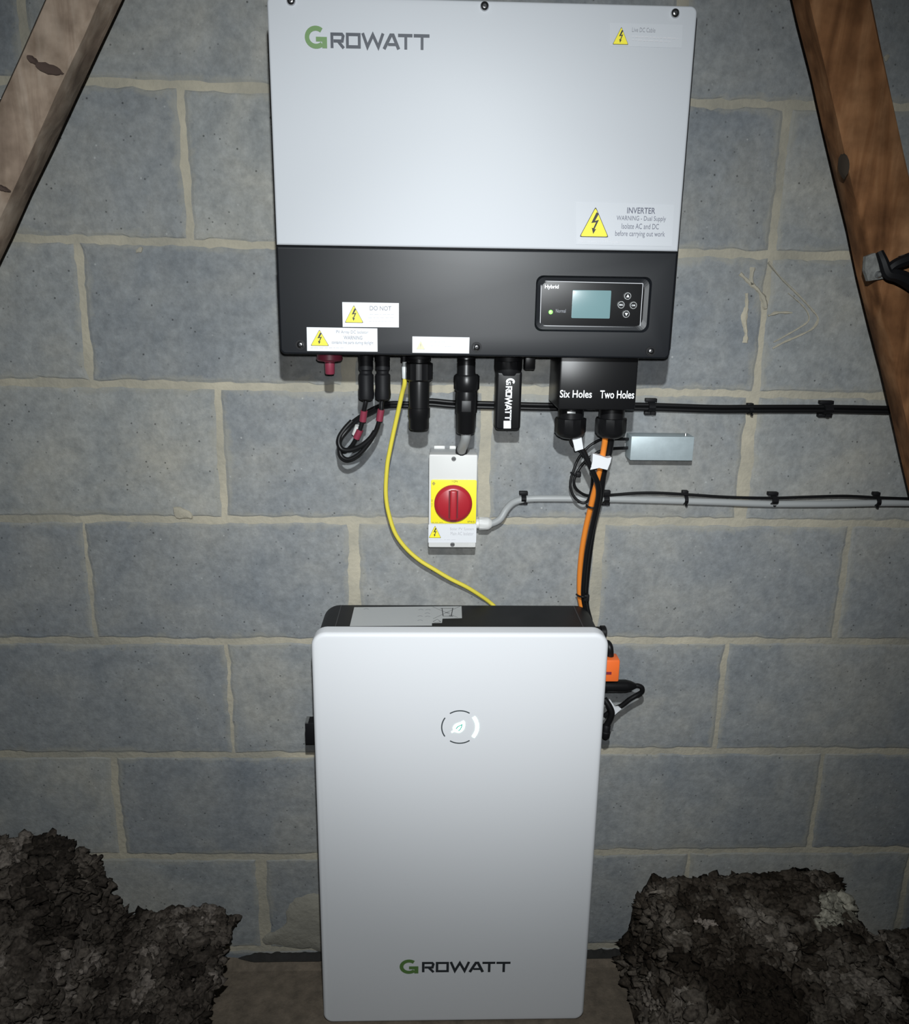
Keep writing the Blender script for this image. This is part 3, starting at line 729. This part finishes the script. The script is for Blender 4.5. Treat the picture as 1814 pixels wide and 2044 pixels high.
# vertical lettering, reading downward
def vlogo():
    # build the mark horizontally at the origin and turn it a quarter clockwise
    top = at(1016.5, 755, YDg); bot = at(1016.5, 839, YDg); Ln = top.z-bot.z; xg0, xg1 = at(1007.5, 800, YDg).x, at(1025, 800, YDg).x
    before = set(bpy.data.objects)
    gw = .155*Ln
    logo(dg, (.185*Ln, 0), (Ln, 0), None, (0, gw, 0, (xg1-xg0)), YDg, (xg1-xg0)*.72, mg=M_wtext, mk=M_wtext)
    for o in set(bpy.data.objects)-before:
        for v in o.data.vertices:
            wv = v.co+Vector(dg['_o']); X, Z = wv.x, wv.z
            n_ = Vector((xg0+.0008+Z, YDg-.0008, top.z-X)); v.co = n_-Vector(dg['_o'])
vlogo()
sheet(dg, [(1005, 840), (1019.5, 840), (1019.5, 855), (1005, 855)], YDg, 'square_label', M_wtext)

# ------------------------------------------------------------------ orange and black battery cables
def k4(pts): return [(1050+p[0]/4.535, 800+p[1]/4.535) + tuple(p[2:]) for p in pts]
oc = thing('battery_cable', at(1208, 872, -.11), 'orange battery cable dropping from the terminal box to the battery side', 'cable', None)
opath = [(716, 280, -.115), (715, 345, -.112), (700, 450, -.105), (668, 620, -.095), (640, 740, -.085), (610, 850, -.075), (575, 1000, -.065), (540, 1150, -.055), (505, 1350, -.045), (486, 1550, -.035), (484, 1740, -.028), (497, 1840, -.024), (530, 1960, -.024)]
obj('jacket', tube(px(k4(opath)), .0048, 12), M_orange, oc, smooth=True)
oa, ob = at(1209, 1351, -.085), at(1233, 1308, -.085)
obj('connector', box(.1985, ob.x, -.105, -.075, oa.z, ob.z, .003), M_orangep, oc, smooth=True)
obj('latch_slot', box(at(1209, 1330, -.105).x, at(1221, 1330, -.105).x, -.1062, -.104, at(1210, 1346, -.105).z, at(1210, 1341, -.105).z), M_redd, oc)
obj('lead_end', tube([at(1199, 1285, -.07), at(1212, 1284, -.08), at(1217, 1294, -.088), at(1218, 1311, -.088)], .006, 12), M_rubber, oc, smooth=True)
bc = obj('power_cable', tube(px(k4([(775, 280, -.112), (768, 345, -.109), (752, 450, -.102), (700, 650, -.092), (672, 850, -.076), (640, 980, -.066), (603, 1150, -.055), (568, 1400, -.042), (542, 1650, -.032), (537, 1750, -.027), (545, 1870, -.024), (575, 1990, -.024)])), .0056, 12), M_rubber, None, smooth=True)
tag(bc, 'thick black power cable running down against the orange one', 'cable')
cc = thing('signal_cable', at(1150, 872, -.11), 'black cable from the left gland with a white tag, crossing to join the orange cable', 'cable')
obj('jacket', tube(px(k4([(400, 290, -.115), (430, 380, -.118), (510, 450, -.118), (560, 550, -.116), (610, 660, -.112), (650, 760, -.106), (655, 860, -.098), (630, 1000, -.082), (585, 1200, -.066), (548, 1400, -.055), (522, 1650, -.044), (522, 1800, -.035), (560, 1980, -.024)])), .0045, 12), M_rubber, cc, smooth=True)
def wrap(pts, Y, th=.006):
    P = px(pts, Y); return loft([[p+Vector((0, th, 0)) for p in P], P])
obj('white_tag', wrap(k4([(418, 345), (500, 330), (518, 435), (445, 458)]), -.1235, .010), M_sticker, cc)
cable_tag = obj('cable_label', wrap(k4([(603, 478), (680, 500), (735, 520), (773, 512), (762, 560), (735, 626), (660, 608), (580, 625), (600, 550)]), -.1190, .016), M_sticker, None)
tag(cable_tag, 'white paper label wrapped round the orange and black cables', 'label')
def tie(pts, r, label, group=None):
    t = obj('cable_tie', tube(px(pts), r, 6, 4), M_blackm, None, smooth=True); return tag(t, label, 'cable tie', group)
tie(k4([(545, 940, -.068), (560, 958, -.078), (600, 970, -.083), (650, 965, -.078), (672, 935, -.060)]), .0016, 'thin black cable tie round the orange cable just below the grey conduit')
t2 = thing('cable_tie', at(1160, 1192, -.04), 'thin black cable tie round the orange cable just above the battery', 'cable tie')
obj('strap', tube(px(k4([(455, 1752, -.030), (480, 1768, -.045), (525, 1778, -.050), (565, 1778, -.035)])), .0016, 6), M_blackm, t2, smooth=True)
c = at(1171, 1193, -.042); obj('ratchet', box(c.x-.005, c.x+.004, -.046, -.034, c.z-.006, c.z+.006, .001), M_blackm, t2, smooth=True)

# ------------------------------------------------------------------ little grey metal resistor box and its leads
rb = thing('resistor_box', at(1320, 920, -.02), 'small flat grey metal box fixed to the wall right of the orange cable', 'box')
YR = -.041
a, b = at(1257, 919, YR), at(1386.5, 872, YR)
obj('case', box(a.x, b.x, YR, -.0025, a.z, b.z, .0015), M_alu, rb, smooth=True)
c = at(1368, 869, -.03); obj('screw', lathe(Vector((c.x, -.03, b.z)), Vector((c.x, -.03, b.z+.004)), [(0, .003), (1, .002)], 10), M_steel, rb, smooth=True)
s1 = obj('resistor_lead', tube(px(k4([(950, 347, -.022), (900, 346, -.024), (830, 346, -.026), (740, 345, -.03), (660, 356, -.034), (560, 420, -.036), (480, 512, -.038), (432, 620, -.04), (400, 750, -.042), (430, 860, -.044), (500, 922, -.046), (555, 905, -.048), (590, 800, -.052), (600, 680, -.06), (600, 560, -.07)])), .0023, 10), M_rubber, None, smooth=True)
tag(s1, 'upper thin black lead looping out of the grey metal box', 'cable')
s2 = obj('sensor_cable', tube(px(k4([(950, 426, -.02), (880, 428, -.022), (800, 432, -.024), (740, 440, -.026), (680, 452, -.028), (590, 500, -.03), (510, 575, -.032), (460, 650, -.034), (432, 730, -.035), (455, 800, -.034), (530, 852, -.030), (620, 862, -.025), (700, 856, -.02), (800, 850, -.016), (1000, 835, -.0148), (1200, 834, -.0148), (1460, 848, -.0148)]))+px([(1450, 992), (1537, 994), (1605, 992), (1685, 990), (1750, 993), (1804, 995), (1880, 997)], -.0148), .0025, 10), M_rubber, None, smooth=True)
tag(s2, 'lower thin black cable from the grey box, looping then running above the grey cable', 'cable')
tb_ = thing('cable_tie', at(1152, 946, -.04), 'small black cable tie with square head round the thin looped leads', 'cable tie')
c = at(1154.5, 946.5, -.045); obj('ratchet', box(c.x-.004, c.x+.004, -.049, -.040, c.z-.004, c.z+.004, .0008), M_blackm, tb_, smooth=True)
obj('strap', tube(px(k4([(405, 650, -.036), (425, 662, -.047), (460, 665, -.047), (470, 655, -.036)])), .0018, 6), M_blackm, tb_, smooth=True)

# ------------------------------------------------------------------ isolator switch
YS = -.064
sw = thing('isolator_switch', at(904, 1094, -.03), 'white switch box with red rotary handle on a yellow plate', 'switch')
a, b = at(855, 1093, YS), at(953.5, 908, YS)
SX0, SX1, SZ0, SZ1 = a.x, b.x, a.z, b.z
obj('case', slab(SX0+.0015, SX1-.0015, SZ0+.001, SZ1, .003, -.003, YS+.022, .001), mat('grey_plastic', (.42, .43, .43), .45), sw, smooth=True)
obj('lid', slab(SX0, SX1, SZ0, SZ1, .0025, YS+.022, YS, .0018), M_whitep, sw, smooth=True)
for u0, u1 in ((866, 888), (897, 910)):
    p, q = at(u0, 897, -.012), at(u1, 890, -.012)
    obj('fixing_lug', box(p.x, q.x, -.012, -.003, SZ1-.003, SZ1+.005, .001), M_whitep, sw, smooth=True)
p, q = at(938, 897, -.008), at(950, 868, -.008)
obj('entry_seal', tube([at(921, 898, -.060), at(921, 906, -.050)], .0098, 14, 2), M_blackm, sw, smooth=True)
a, b = at(859.5, 1044.5, YS), at(951.5, 958, YS)
yp = obj('yellow_plate', slab(a.x, b.x, a.z, b.z, .003, YS+.0005, YS-.0015, .0006), M_yel, sw, smooth=True)
YP = YS-.0015
text_px('I ON', 902, 958.5, 913, 962.5, YP, 'lettering', M_ink, yp); text_px('O', 860.8, 997, 863.5, 1001, YP, 'lettering', M_ink, yp); text_px('OFF', 860.2, 1004, 864, 1012, YP, 'lettering', mat('faint_olive', (.35, .30, .05), .6), yp)
c = at(865.5, 965, YP); obj('lettering', flat_poly([(c.x-.003, c.z), (c.x, c.z-.0035), (c.x+.003, c.z), (c.x, c.z+.0035)], YP-.0006), MATS['faint_olive'], yp)
dashes(yp, 862, 884, 1042.5, YP, MATS['faint_olive'], 1.6, 21); text_px('IP65', 933, 1039.5, 947, 1043, YP, 'lettering', mat('olive_ink', (.12, .10, .02), .6), yp)
c = at(904.5, 1006, YP-.006); s = s_at(YP-.006); R_ = 39.2*s
kb = obj('rotary_handle', lathe(Vector((c.x, YP+.0005, c.z)), Vector((c.x, YP-.012, c.z)), [(0, R_*.98), (.12, R_), (.5, R_), (.66, R_*.95), (.78, R_*.84), (.80, R_*.83), (.80, R_*.001)], 48), M_red, sw, smooth=True)
gw = 7.0*s
obj('grip', box(c.x-gw, c.x+gw, YP-.019, YP-.009, c.z-R_*.80, c.z+R_*.80, .0025, 3), M_red, kb, smooth=True)
for sg in (-1, 1): obj('groove', box(c.x+sg*gw*1.18-.0012, c.x+sg*gw*1.18+.0012, YP-.0104, YP-.009, c.z-R_*.74, c.z+R_*.74), mat('dark_red', (.10, .003, .008), .5), kb)
st_ = sheet(sw, [(855, 1047), (951, 1047), (950, 1083), (854.6, 1083)], YS, label='white label with a yellow triangle', m=M_sticker)
hazard(st_, 855.5, 1049, 880.5, 1073.5, YS-.0004)
text_px('Solar PV System', 898, 1053, 946, 1059.5, YS-.0005, 'lettering', mat('ink_soft', (.38, .38, .40), .6), st_)
text_px('Main AC Isolator', 899, 1061.5, 945, 1068, YS-.0005, 'lettering', MATS['ink_soft'], st_)
dashes(st_, 856, 910, 1077, YS-.0004, M_inkl, 1.0, 22)
for (u, v, r) in ((905.5, 916, 5), (903, 1087, 5)):
    c = at(u, v, YS)
    k_ = obj('lid_screw', lathe(c+Vector((0, .001, 0)), c+Vector((0, -.0008, 0)), [(0, r*s), (1, r*s*.95)], 16), mat('screw_grey', (.10, .10, .10), .5), sw, smooth=True)
    obj('screw_slot', box(c.x-r*s*.7, c.x+r*s*.7, c.y-.0011, c.y-.0007, c.z-.0006, c.z+.0006), M_ink, k_)
text_px('10A', 936, 1084.5, 948, 1089.5, YS-.0002, 'lettering', mat('moulded', (.55, .55, .54), .5), sw)
c0, c1 = at(952, 1045, -.036), at(982, 1045, -.036)
gx = c0.x-.001; sg_ = s_at(-.036)
obj('cable_gland', lathe(Vector((gx-.002, -.036, c0.z)), Vector((c1.x-.001, -.036, c0.z)), [(0, 11*sg_), (.2, 11*sg_), (.22, 14*sg_), (.75, 14*sg_), (.85, 12.5*sg_), (1, 8.5*sg_)], 18, None, {2, 3}), M_whitep, sw, smooth=True)
gc = obj('grey_cable', tube(px([(970, 1045, -.036), (981, 1045, -.035), (998, 1036, -.030), (1011, 1016, -.022), (1027, 1002, -.013), (1054, 996, -.009), (1100, 995), (1204, 996), (1270, 997.5), (1359, 1000), (1450, 1003), (1537, 1006), (1660, 1006), (1770, 1004), (1880, 1005)], -.009), .0062, 12), M_gcab, None, smooth=True)
tag(gc, 'thick grey cable from the switch gland running right along the wall', 'cable')

# ------------------------------------------------------------------ cable clips on the wall
def clip(u, v, label, size=1.0, Y=-.011, hgt=10, double=False, group=None):
    t = thing('cable_clip', at(u, v, -.003), label, 'clip', group)
    s = s_at(Y); c = at(u, v, Y); h = hgt*s; wd = .0042*size
    # saddle arching over the cable
    loops = []
    for k in range(9):
        a_ = PI*k/8; z = c.z+math.cos(a_)*h; y = -.003-math.sin(a_)*(abs(c.y)+.0045*size)
        z2 = c.z+math.cos(a_)*h*.8; y2 = -.003-math.sin(a_)*(abs(c.y)+.001)
        loops.append([Vector((c.x-wd, y, z)), Vector((c.x+wd, y, z)), Vector((c.x+wd, y2, z2)), Vector((c.x-wd, y2, z2))])
    obj('saddle', loft(loops), M_blackm, t, smooth=True)
    for sg in ((-1, 1) if double else (1,)):
        z = c.z+sg*(h+.001)
        obj('foot', box(c.x-.0075*size, c.x+.0075*size, -.012, -.002, z-.003, z+.003, .001), M_blackm, t, smooth=True)
    obj('nail_head', lathe(Vector((c.x+.003, -.011, c.z-h*1.0)), Vector((c.x+.003, -.015, c.z-h*1.0)), [(0, .003*size), (1, .0026*size)], 10), M_blackm, t, smooth=True)
    return t
clip(1045, 995, 'black cable clip where the grey cable levels out right of the switch', 1.0, -.013, 9, True)
clip(1210, 996, 'black cable clip on the grey cable just right of the orange cable', 1.1, -.017, 11, True)
clip(1369, 998, 'narrow black clip on the lower cables below the grey metal box', .7, -.017, 13)
clip(1545, 999, 'black cable clip on the lower cables midway between the grey box and the timber', 1.2, -.017, 11, True)
clip(1752, 1001, 'narrow black clip on the lower cables beside the right timber', .8, -.017, 13)
c = at(1676, 1008, -.010); tag(obj('nail', lathe(c+Vector((0, .007, 0)), c+Vector((0, -.003, 0)), [(0, .0016), (.7, .0016), (.72, .0035), (1, .003)], 10), M_blackm, None, smooth=True), 'tiny dark nail head under the grey cable near the right timber', 'nail')
clip(1300, 812.5, 'black cable clip on the upper cable just right of the terminal box', 1.3, -.014, 12, True)
clip(1498, 819, 'small black clip on the upper cable at its middle', .7, -.013, 9)
clip(1651, 817, 'black cable clip on the upper cable nearest the right timber', 1.6, -.015, 12, True)

# ------------------------------------------------------------------ battery
YBT = -.1604
BX0, BX1, BZ1, BZ0 = -.2816, .2027, -.1452, -.925
bt = thing('battery', (-.04, -.09, BZ0), 'tall white and black storage battery standing on the floor below the switch', 'battery')
cov = obj('front_cover', slab(BX0, BX1, BZ0+.0, BZ1, .022, YBT+.028, YBT, .007, rs=(.018, .018, .024, .024), nb=5, n=8), M_white2, bt, smooth=True)
M_btop = mat('dusty_black', (.007, .0075, .008), .55, color2=(.016, .016, .017), vscale=12, spec=.3)
def bbody():
    def lp(ins, y): return [(x, y, z) for x, z in rrect(BX0+.004+ins, BX1-.004-ins, BZ0+.004+ins, BZ1-.003-ins, .030-ins, 8)]
    return loft([lp(.003, -.026), lp(0, -.029), lp(0, YBT+.032), lp(.004, YBT+.031), lp(.004, YBT+.026)])
body = obj('body', bbody(), M_btop, bt, smooth=True)
# seam lines on the top, near both ends
ZT = BZ1-.003
for u0, u1 in (((677, 1207), (653, 1262)), ((1140, 1207), (1172, 1262))):
    p, q = atz(*u0, ZT), atz(*u1, ZT)
    x = (p.x+q.x)/2
    x = max(BX0+.036, min(BX1-.036, x))
    obj('seam', box(x-.0008, x+.0008, YBT+.034, -.031, ZT-.0005, ZT+.0006), mat('seam_grey', (.04, .04, .042), .6), bt)
# stepped silver rating label on the top
def top_poly(pts, dz, m, name, parent):
    P = [atz(u, v, ZT+dz) for u, v in pts]; bm = bmesh.new()
    a_ = [bm.verts.new(p) for p in P]; bm.faces.new(a_)
    return obj(name, bm, m, parent)
lb_ = top_poly([(707, 1212), (921, 1210), (922, 1234), (883, 1235), (882, 1243.5), (862, 1244), (862, 1249), (698, 1250)], .0006, M_foil, 'rating_label', bt)
def kl(pts): return [(690+a/6.977, 1195+b/6.977) for a, b in pts]
def top_stroke(pts, wpx, dz=.0009):
    P = [atz(u, v, ZT+dz) for u, v in kl(pts)]; bm = bmesh.new(); vs = []
    for i, p in enumerate(P):
        t = (P[min(i+1, len(P)-1)]-P[max(i-1, 0)]).normalized(); n_ = Vector((-t.y, t.x, 0))*wpx*s_at(-.1)*.5
        vs.append((bm.verts.new(p+n_), bm.verts.new(p-n_)))
    for (a, b), (c_, d) in zip(vs, vs[1:]): bm.faces.new((a, b, d, c_))
    return bm
for pts, wd in (([(1340, 130), (1355, 240)], 1.6), ([(1490, 130), (1470, 240)], 1.6), ([(1315, 135), (1500, 135)], 1.2), ([(1350, 242), (1480, 242)], 1.4), ([(1440, 235), (1495, 245)], 2.6), ([(1210, 112), (1560, 262)], .7), ([(1590, 105), (1215, 280)], .7),
                ([(1215, 320), (1275, 285), (1320, 320)], 1.2), ([(1225, 335), (1325, 322)], 1.2), ([(1385, 190), (1445, 195)], 1.3)):
    obj('print', top_stroke(pts, wd), M_ink, lb_)
for (a_, b_2) in ((1010, 150), (1110, 150), (1100, 200), (1000, 240), (1105, 245), (1000, 298), (250, 140)):
    obj('print', top_stroke([(a_, b_2+6), (a_+35, b_2-6), (a_+70, b_2+6)], 1.5), M_inkg, lb_)
# ring of light and leaf
YL = YBT
rc = at(917.5, 1451, YL); rr_ = at(953.5, 1451, YL).x - rc.x
def arcs(a0, a1, r, wd, y): return stroke([(rc.x+r*math.cos(math.radians(a0+(a1-a0)*k/16)), rc.z+r*math.sin(math.radians(a0+(a1-a0)*k/16))) for k in range(17)], wd, y)
obj('ring_segment', arcs(58, 124, rr_, .0021, YL-.0006), M_ringd, bt)
obj('ring_segment', arcs(145, 215, rr_, .0021, YL-.0006), M_ringd, bt)
obj('ring_segment', arcs(238, 304, rr_, .0021, YL-.0006), M_ringd, bt)
o = obj('ring_segment', arcs(-40, 39, rr_*.97, .0056, YL-.0006), M_ring, bt); o['label'] = 'lit white-green quarter of the ring'
def kr(pts): return [at(860+a/15.12, 1400+b/15.12, YL) for a, b in pts]
LF = kr([(985, 575), (1020, 620), (1025, 720), (1000, 830), (930, 910), (850, 945), (760, 930), (700, 900), (670, 850), (665, 790), (700, 720), (770, 670), (870, 640), (940, 600)])
lf = obj('leaf_symbol', flat_poly([(p.x, p.z) for p in LF], YL-.0006), M_ring, bt)
LV = kr([(755, 830), (800, 765), (870, 725), (935, 695), (920, 770), (880, 840), (830, 880)])
obj('leaf_vein', stroke([(p.x, p.z) for p in LV], .0017, YL-.0009), M_leafd, lf)
SK = kr([(710, 890), (620, 930)]); obj('leaf_stalk', stroke([(p.x, p.z) for p in SK], .0024, YL-.0006), M_ring, lf)
a, b = at(797.5, 1943.5, YL), at(835, 1914.5, YL); c0, c1, ct = at(842, 1940, YL), at(1018, 1939, YL), at(842, 1919.5, YL)
logo(bt, (c0.x, c0.z), (c1.x, c1.z-c0.z), None, (a.x, b.x, a.z, b.z), YL, ct.z-c0.z, mk=mat('logo_black', (.02, .025, .03), .5))
# catch on the left side
a, b = at(611.5, 1480, -.085), at(622, 1437, -.085)
ct_ = obj('side_catch', box(a.x, BX0+.006, -.095, -.072, a.z, b.z, .0015), M_blackm, bt, smooth=True)
obj('catch_tip', box(a.x+.0005, a.x+.006, -.096, -.075, b.z-.001, b.z+.0015), M_steel, ct_)
c = at(1199, 1262, -.06)
obj('side_knob', lathe(Vector((BX1-.008, -.06, c.z)), Vector((at(1210, 1262, -.06).x, -.06, c.z)), [(0, .010), (.55, .010), (.6, .012), (.9, .012), (1, .008)], 18), M_rubber, bt, smooth=True)

# black data plug and its looping lead on the battery's right side
dl = thing('link_cable', at(1230, 1370, -.085), 'black plug sticking out of the battery side with a looped lead and white tag', 'cable')
YQ = -.085
a = at(1230, 1369, YQ); b = at(1270, 1369, YQ); s = s_at(YQ)
obj('plug', lathe(Vector((BX1-.006, YQ, a.z)), Vector((b.x, YQ, a.z)), [(0, 14*s), (.75, 14*s), (.88, 11*s), (1, 5*s)], 16), M_blackp, dl, smooth=True)
obj('lead', tube([at(1264, 1369, YQ), at(1274, 1369, YQ), at(1281, 1373, YQ), at(1281, 1381, -.083), at(1272, 1387, -.08), at(1257, 1396, -.078), at(1240, 1409, -.074), at(1222, 1417, -.07), at(1206, 1430, -.066)], .0044, 12), M_rubber, dl, smooth=True)
def k6(pts): return [(1180+p[0]/7.3, 1220+p[1]/7.3) for p in pts]
obj('white_tag', wrap(k6([(232, 1320), (275, 1292), (350, 1400), (400, 1395), (440, 1425), (340, 1515), (318, 1500), (330, 1440)]), -.080, .004), M_sticker, dl)
el = thing('earth_cable', at(1212, 1440, -.07), 'short black lead hugging the battery side, ending in a dark plug', 'cable')
obj('lead', tube([at(1206, 1395, -.085), at(1216, 1410, -.09), at(1221, 1424, -.092), at(1216, 1438, -.09), at(1209, 1450, -.088)], .0055, 12), M_rubber, el, smooth=True)
a = at(1211, 1444, -.088); b = at(1211, 1474, -.088)
obj('plug', lathe(a, Vector((a.x-.001, -.088, b.z)), [(0, .004), (.15, .0075), (.5, .007), (.55, .0085), (.85, .0075), (1, .004)], 12), M_blackm, el, smooth=True)

# ------------------------------------------------------------------ loose fibre insulation heaped on both sides
def insul_mat(name, tint):
    m = bpy.data.materials.new(name); m.use_nodes = True; nt = m.node_tree; N = nt.nodes; L = nt.links
    b = N['Principled BSDF']; b.inputs['Roughness'].default_value = 1.0; b.inputs['Specular IOR Level'].default_value = 0.1
    ca = N.new('ShaderNodeAttribute'); ca.attribute_name = 'tone'
    geo = N.new('ShaderNodeNewGeometry'); n = N.new('ShaderNodeTexNoise'); n.inputs['Scale'].default_value = 160; n.inputs['Detail'].default_value = 5
    L.new(geo.outputs['Position'], n.inputs['Vector'])
    r = N.new('ShaderNodeValToRGB'); r.color_ramp.elements[0].position = .3; r.color_ramp.elements[0].color = (.45, .45, .45, 1); r.color_ramp.elements[1].position = .7; r.color_ramp.elements[1].color = (1.3, 1.3, 1.3, 1)
    L.new(n.outputs['Fac'], r.inputs['Fac'])
    x = N.new('ShaderNodeMix'); x.data_type = 'RGBA'; x.blend_type = 'MULTIPLY'; x.inputs[0].default_value = 1
    L.new(ca.outputs['Color'], x.inputs[6]); L.new(r.outputs[0], x.inputs[7]); L.new(x.outputs[2], b.inputs['Base Color'])
    bp = N.new('ShaderNodeBump'); bp.inputs['Strength'].default_value = .6; bp.inputs['Distance'].default_value = .002
    L.new(n.outputs['Fac'], bp.inputs['Height']); L.new(bp.outputs[0], b.inputs['Normal'])
    return m
M_ins = insul_mat('mineral_wool', None)
def crest(pts, Y=-.07):
    P = [(at(u, v, Y).x, at(u, v, Y).z) for u, v in pts]; P.sort(key=lambda p: p[0]); return P
def lerp_list(P, x):
    if x <= P[0][0]: return P[0][1]
    for (a, b), (c_, d) in zip(P, P[1:]):
        if x <= c_: return b+(d-b)*(x-a)/max(1e-6, c_-a)
    return P[-1][1]
def tone(p, palette):
    k = noise.noise(p*11)+.7*noise.noise(p*34)+random.uniform(-.12, .12)
    c_ = palette[0] if k < -.3 else palette[1] if k < .1 else palette[2] if k < .45 else palette[3]
    f = random.uniform(.86, 1.14); return tuple(x*f for x in c_)+(1,)
ico = bmesh.new(); bmesh.ops.create_icosphere(ico, subdivisions=2, radius=1); ICO = ([v.co.copy() for v in ico.verts], [[v.index for v in f.verts] for f in ico.faces]); ico.free()
def heap(name, X0, X1, P, label, count, seed, pal, patches=(), yfront=-.62, gapx=None):
    rnd = random.Random(seed); verts = []; faces = []; tones = []
    def height(x, y):
        zt = lerp_list(P, x); h = zt-FZ
        f = 1.0 if y > -.09 else max(0.0, 1-.62*min(1, (-.09-y)/.5))
        n_ = noise.noise(Vector((x*7, y*7, seed)))*.035+noise.noise(Vector((x*19, y*19, seed)))*.018
        return max(FZ-.004, FZ+h*f+(n_ if y < -.09 else n_*.25)-.012)
    nx, ny = 200, 140
    for j in range(ny+1):
        y = -.006+(yfront+.006)*j/ny
        for i in range(nx+1):
            x = X0+(X1-X0)*i/nx
            z = height(x, y)
            q = Vector((x, y, z))
            tb = noise.turbulence(q*26, 4, True)
            z += .014*(tb-.55)+.008*noise.noise(q*70)
            edge_ = min(1, (z-FZ)/.02)
            x += .006*noise.noise(q*33+Vector((9, 0, 0)))*max(0, edge_); y = y+.006*noise.noise(q*33+Vector((0, 9, 0)))*max(0, edge_)
            y = min(y, -.003)
            tn = tone(q, pal)
            for (pu, pv, pr, pc) in patches:
                pp = at(pu, pv, y)
                if (Vector((x, 0, z))-Vector((pp.x, 0, pp.z))).length < pr*(1+.5*noise.noise(q*60)): ff = random.uniform(.7, 1.1); tn = tuple(v*ff for v in pc)+(1,)
            verts.append((x, y, max(FZ-.003, z))); tones.append(tn)
    for j in range(ny):
        for i in range(nx):
            a_ = j*(nx+1)+i; faces.append((a_, a_+1, a_+nx+2, a_+nx+1))
    for _ in range(count):
        x = rnd.uniform(X0, X1); y = -.02+(yfront+.03)*rnd.random()**1.3; z = height(x, y)
        # leave the foot of the heap where it thins out
        if z < FZ+.012 and rnd.random() < .7: continue
        R = rnd.choice((.0035, .005, .005, .007, .010))*rnd.uniform(.7, 1.3); c_ = Vector((x, y, z+rnd.uniform(-.5, .4)*R))
        zt = lerp_list(P, x)
        if c_.z+R*.6 > zt+.006: c_.z = zt+.006-R*.6
        if c_.y+R > -.004: c_.y = -.004-R
        sc3 = Vector((rnd.uniform(.6, 2.0), rnd.uniform(.5, 1.3), rnd.uniform(.35, .9)))*R
        rot = Matrix.Rotation(rnd.uniform(0, 6.28), 3, 'Z') @ Matrix.Rotation(rnd.uniform(-.9, .9), 3, 'X')
        base = len(verts); tn = tone(c_, pal)
        for (pu, pv, pr, pc) in patches:
            pp = at(pu, pv, c_.y)
            if (Vector((c_.x, 0, c_.z))-Vector((pp.x, 0, pp.z))).length < pr: ff = rnd.uniform(.75, 1.2); tn = tuple(v*ff for v in pc)+(1,)
        o3 = Vector((rnd.random()*50, 0, 0))
        for v in ICO[0]:
            k = 1+.8*noise.noise(v*1.5+o3)+.5*noise.noise(v*3.3+o3)
            w_ = rot @ Vector((v.x*sc3.x, v.y*sc3.y, v.z*sc3.z))*k + c_
            verts.append((w_.x, min(w_.y, -.003), max(w_.z, FZ-.002)))
            tones.append(tn)
        for f in ICO[1]: faces.append([base+i for i in f])
    org = Vector(((X0+X1)/2, yfront/2, FZ))
    me = bpy.data.meshes.new(name); me.from_pydata([(a-org.x, b-org.y, c2-org.z) for a, b, c2 in verts], [], faces)
    ca = me.color_attributes.new('tone', 'FLOAT_COLOR', 'POINT')
    ca.data.foreach_set('color', [t for q in tones for t in q])
    me.materials.append(M_ins); me.polygons.foreach_set('use_smooth', [True]*len(me.polygons)); o = bpy.data.objects.new(name, me); COL.objects.link(o); o.location = org; o['_o'] = tuple(org)
    tag(o, label, 'insulation'); o['kind'] = 'stuff'; return o
PALL = [(.026, .021, .017), (.055, .045, .037), (.092, .077, .064), (.17, .145, .125)]
PALR = [(.025, .019, .014), (.055, .044, .034), (.10, .084, .068), (.18, .155, .13)]
xl = at(462, 1980, -.07).x
heap('insulation_heap', -1.35, xl, crest([(-300, 1690), (0, 1699), (40, 1697), (90, 1700), (130, 1713), (165, 1742), (184, 1765), (200, 1815), (225, 1840), (246, 1862), (290, 1852), (340, 1845), (400, 1842), (438, 1848), (458, 1872), (468, 1925)]),
     'grey-brown loose fibre insulation heaped in the lower left corner', 12500, 3, PALL)
xr = at(1238, 2010, -.07).x
heap('insulation_heap', xr, 1.3, crest([(1205, 2044), (1240, 1965), (1258, 1915), (1272, 1880), (1285, 1835), (1308, 1795), (1322, 1779), (1380, 1786), (1430, 1783), (1480, 1778), (1560, 1776), (1610, 1770), (1650, 1774), (1688, 1776), (1702, 1810), (1714, 1850), (1730, 1895), (1762, 1905), (1788, 1893), (1850, 1885), (2100, 1880)]),
     'dark brown loose fibre insulation heaped in the lower right corner', 12500, 5, PALR, patches=[(1670, 1815, .04, (.33, .31, .25)), (1405, 1840, .018, (.26, .22, .19))])

# ------------------------------------------------------------------ tidy: drop the build-only property
for o in bpy.data.objects:
    if '_o' in o: del o['_o']
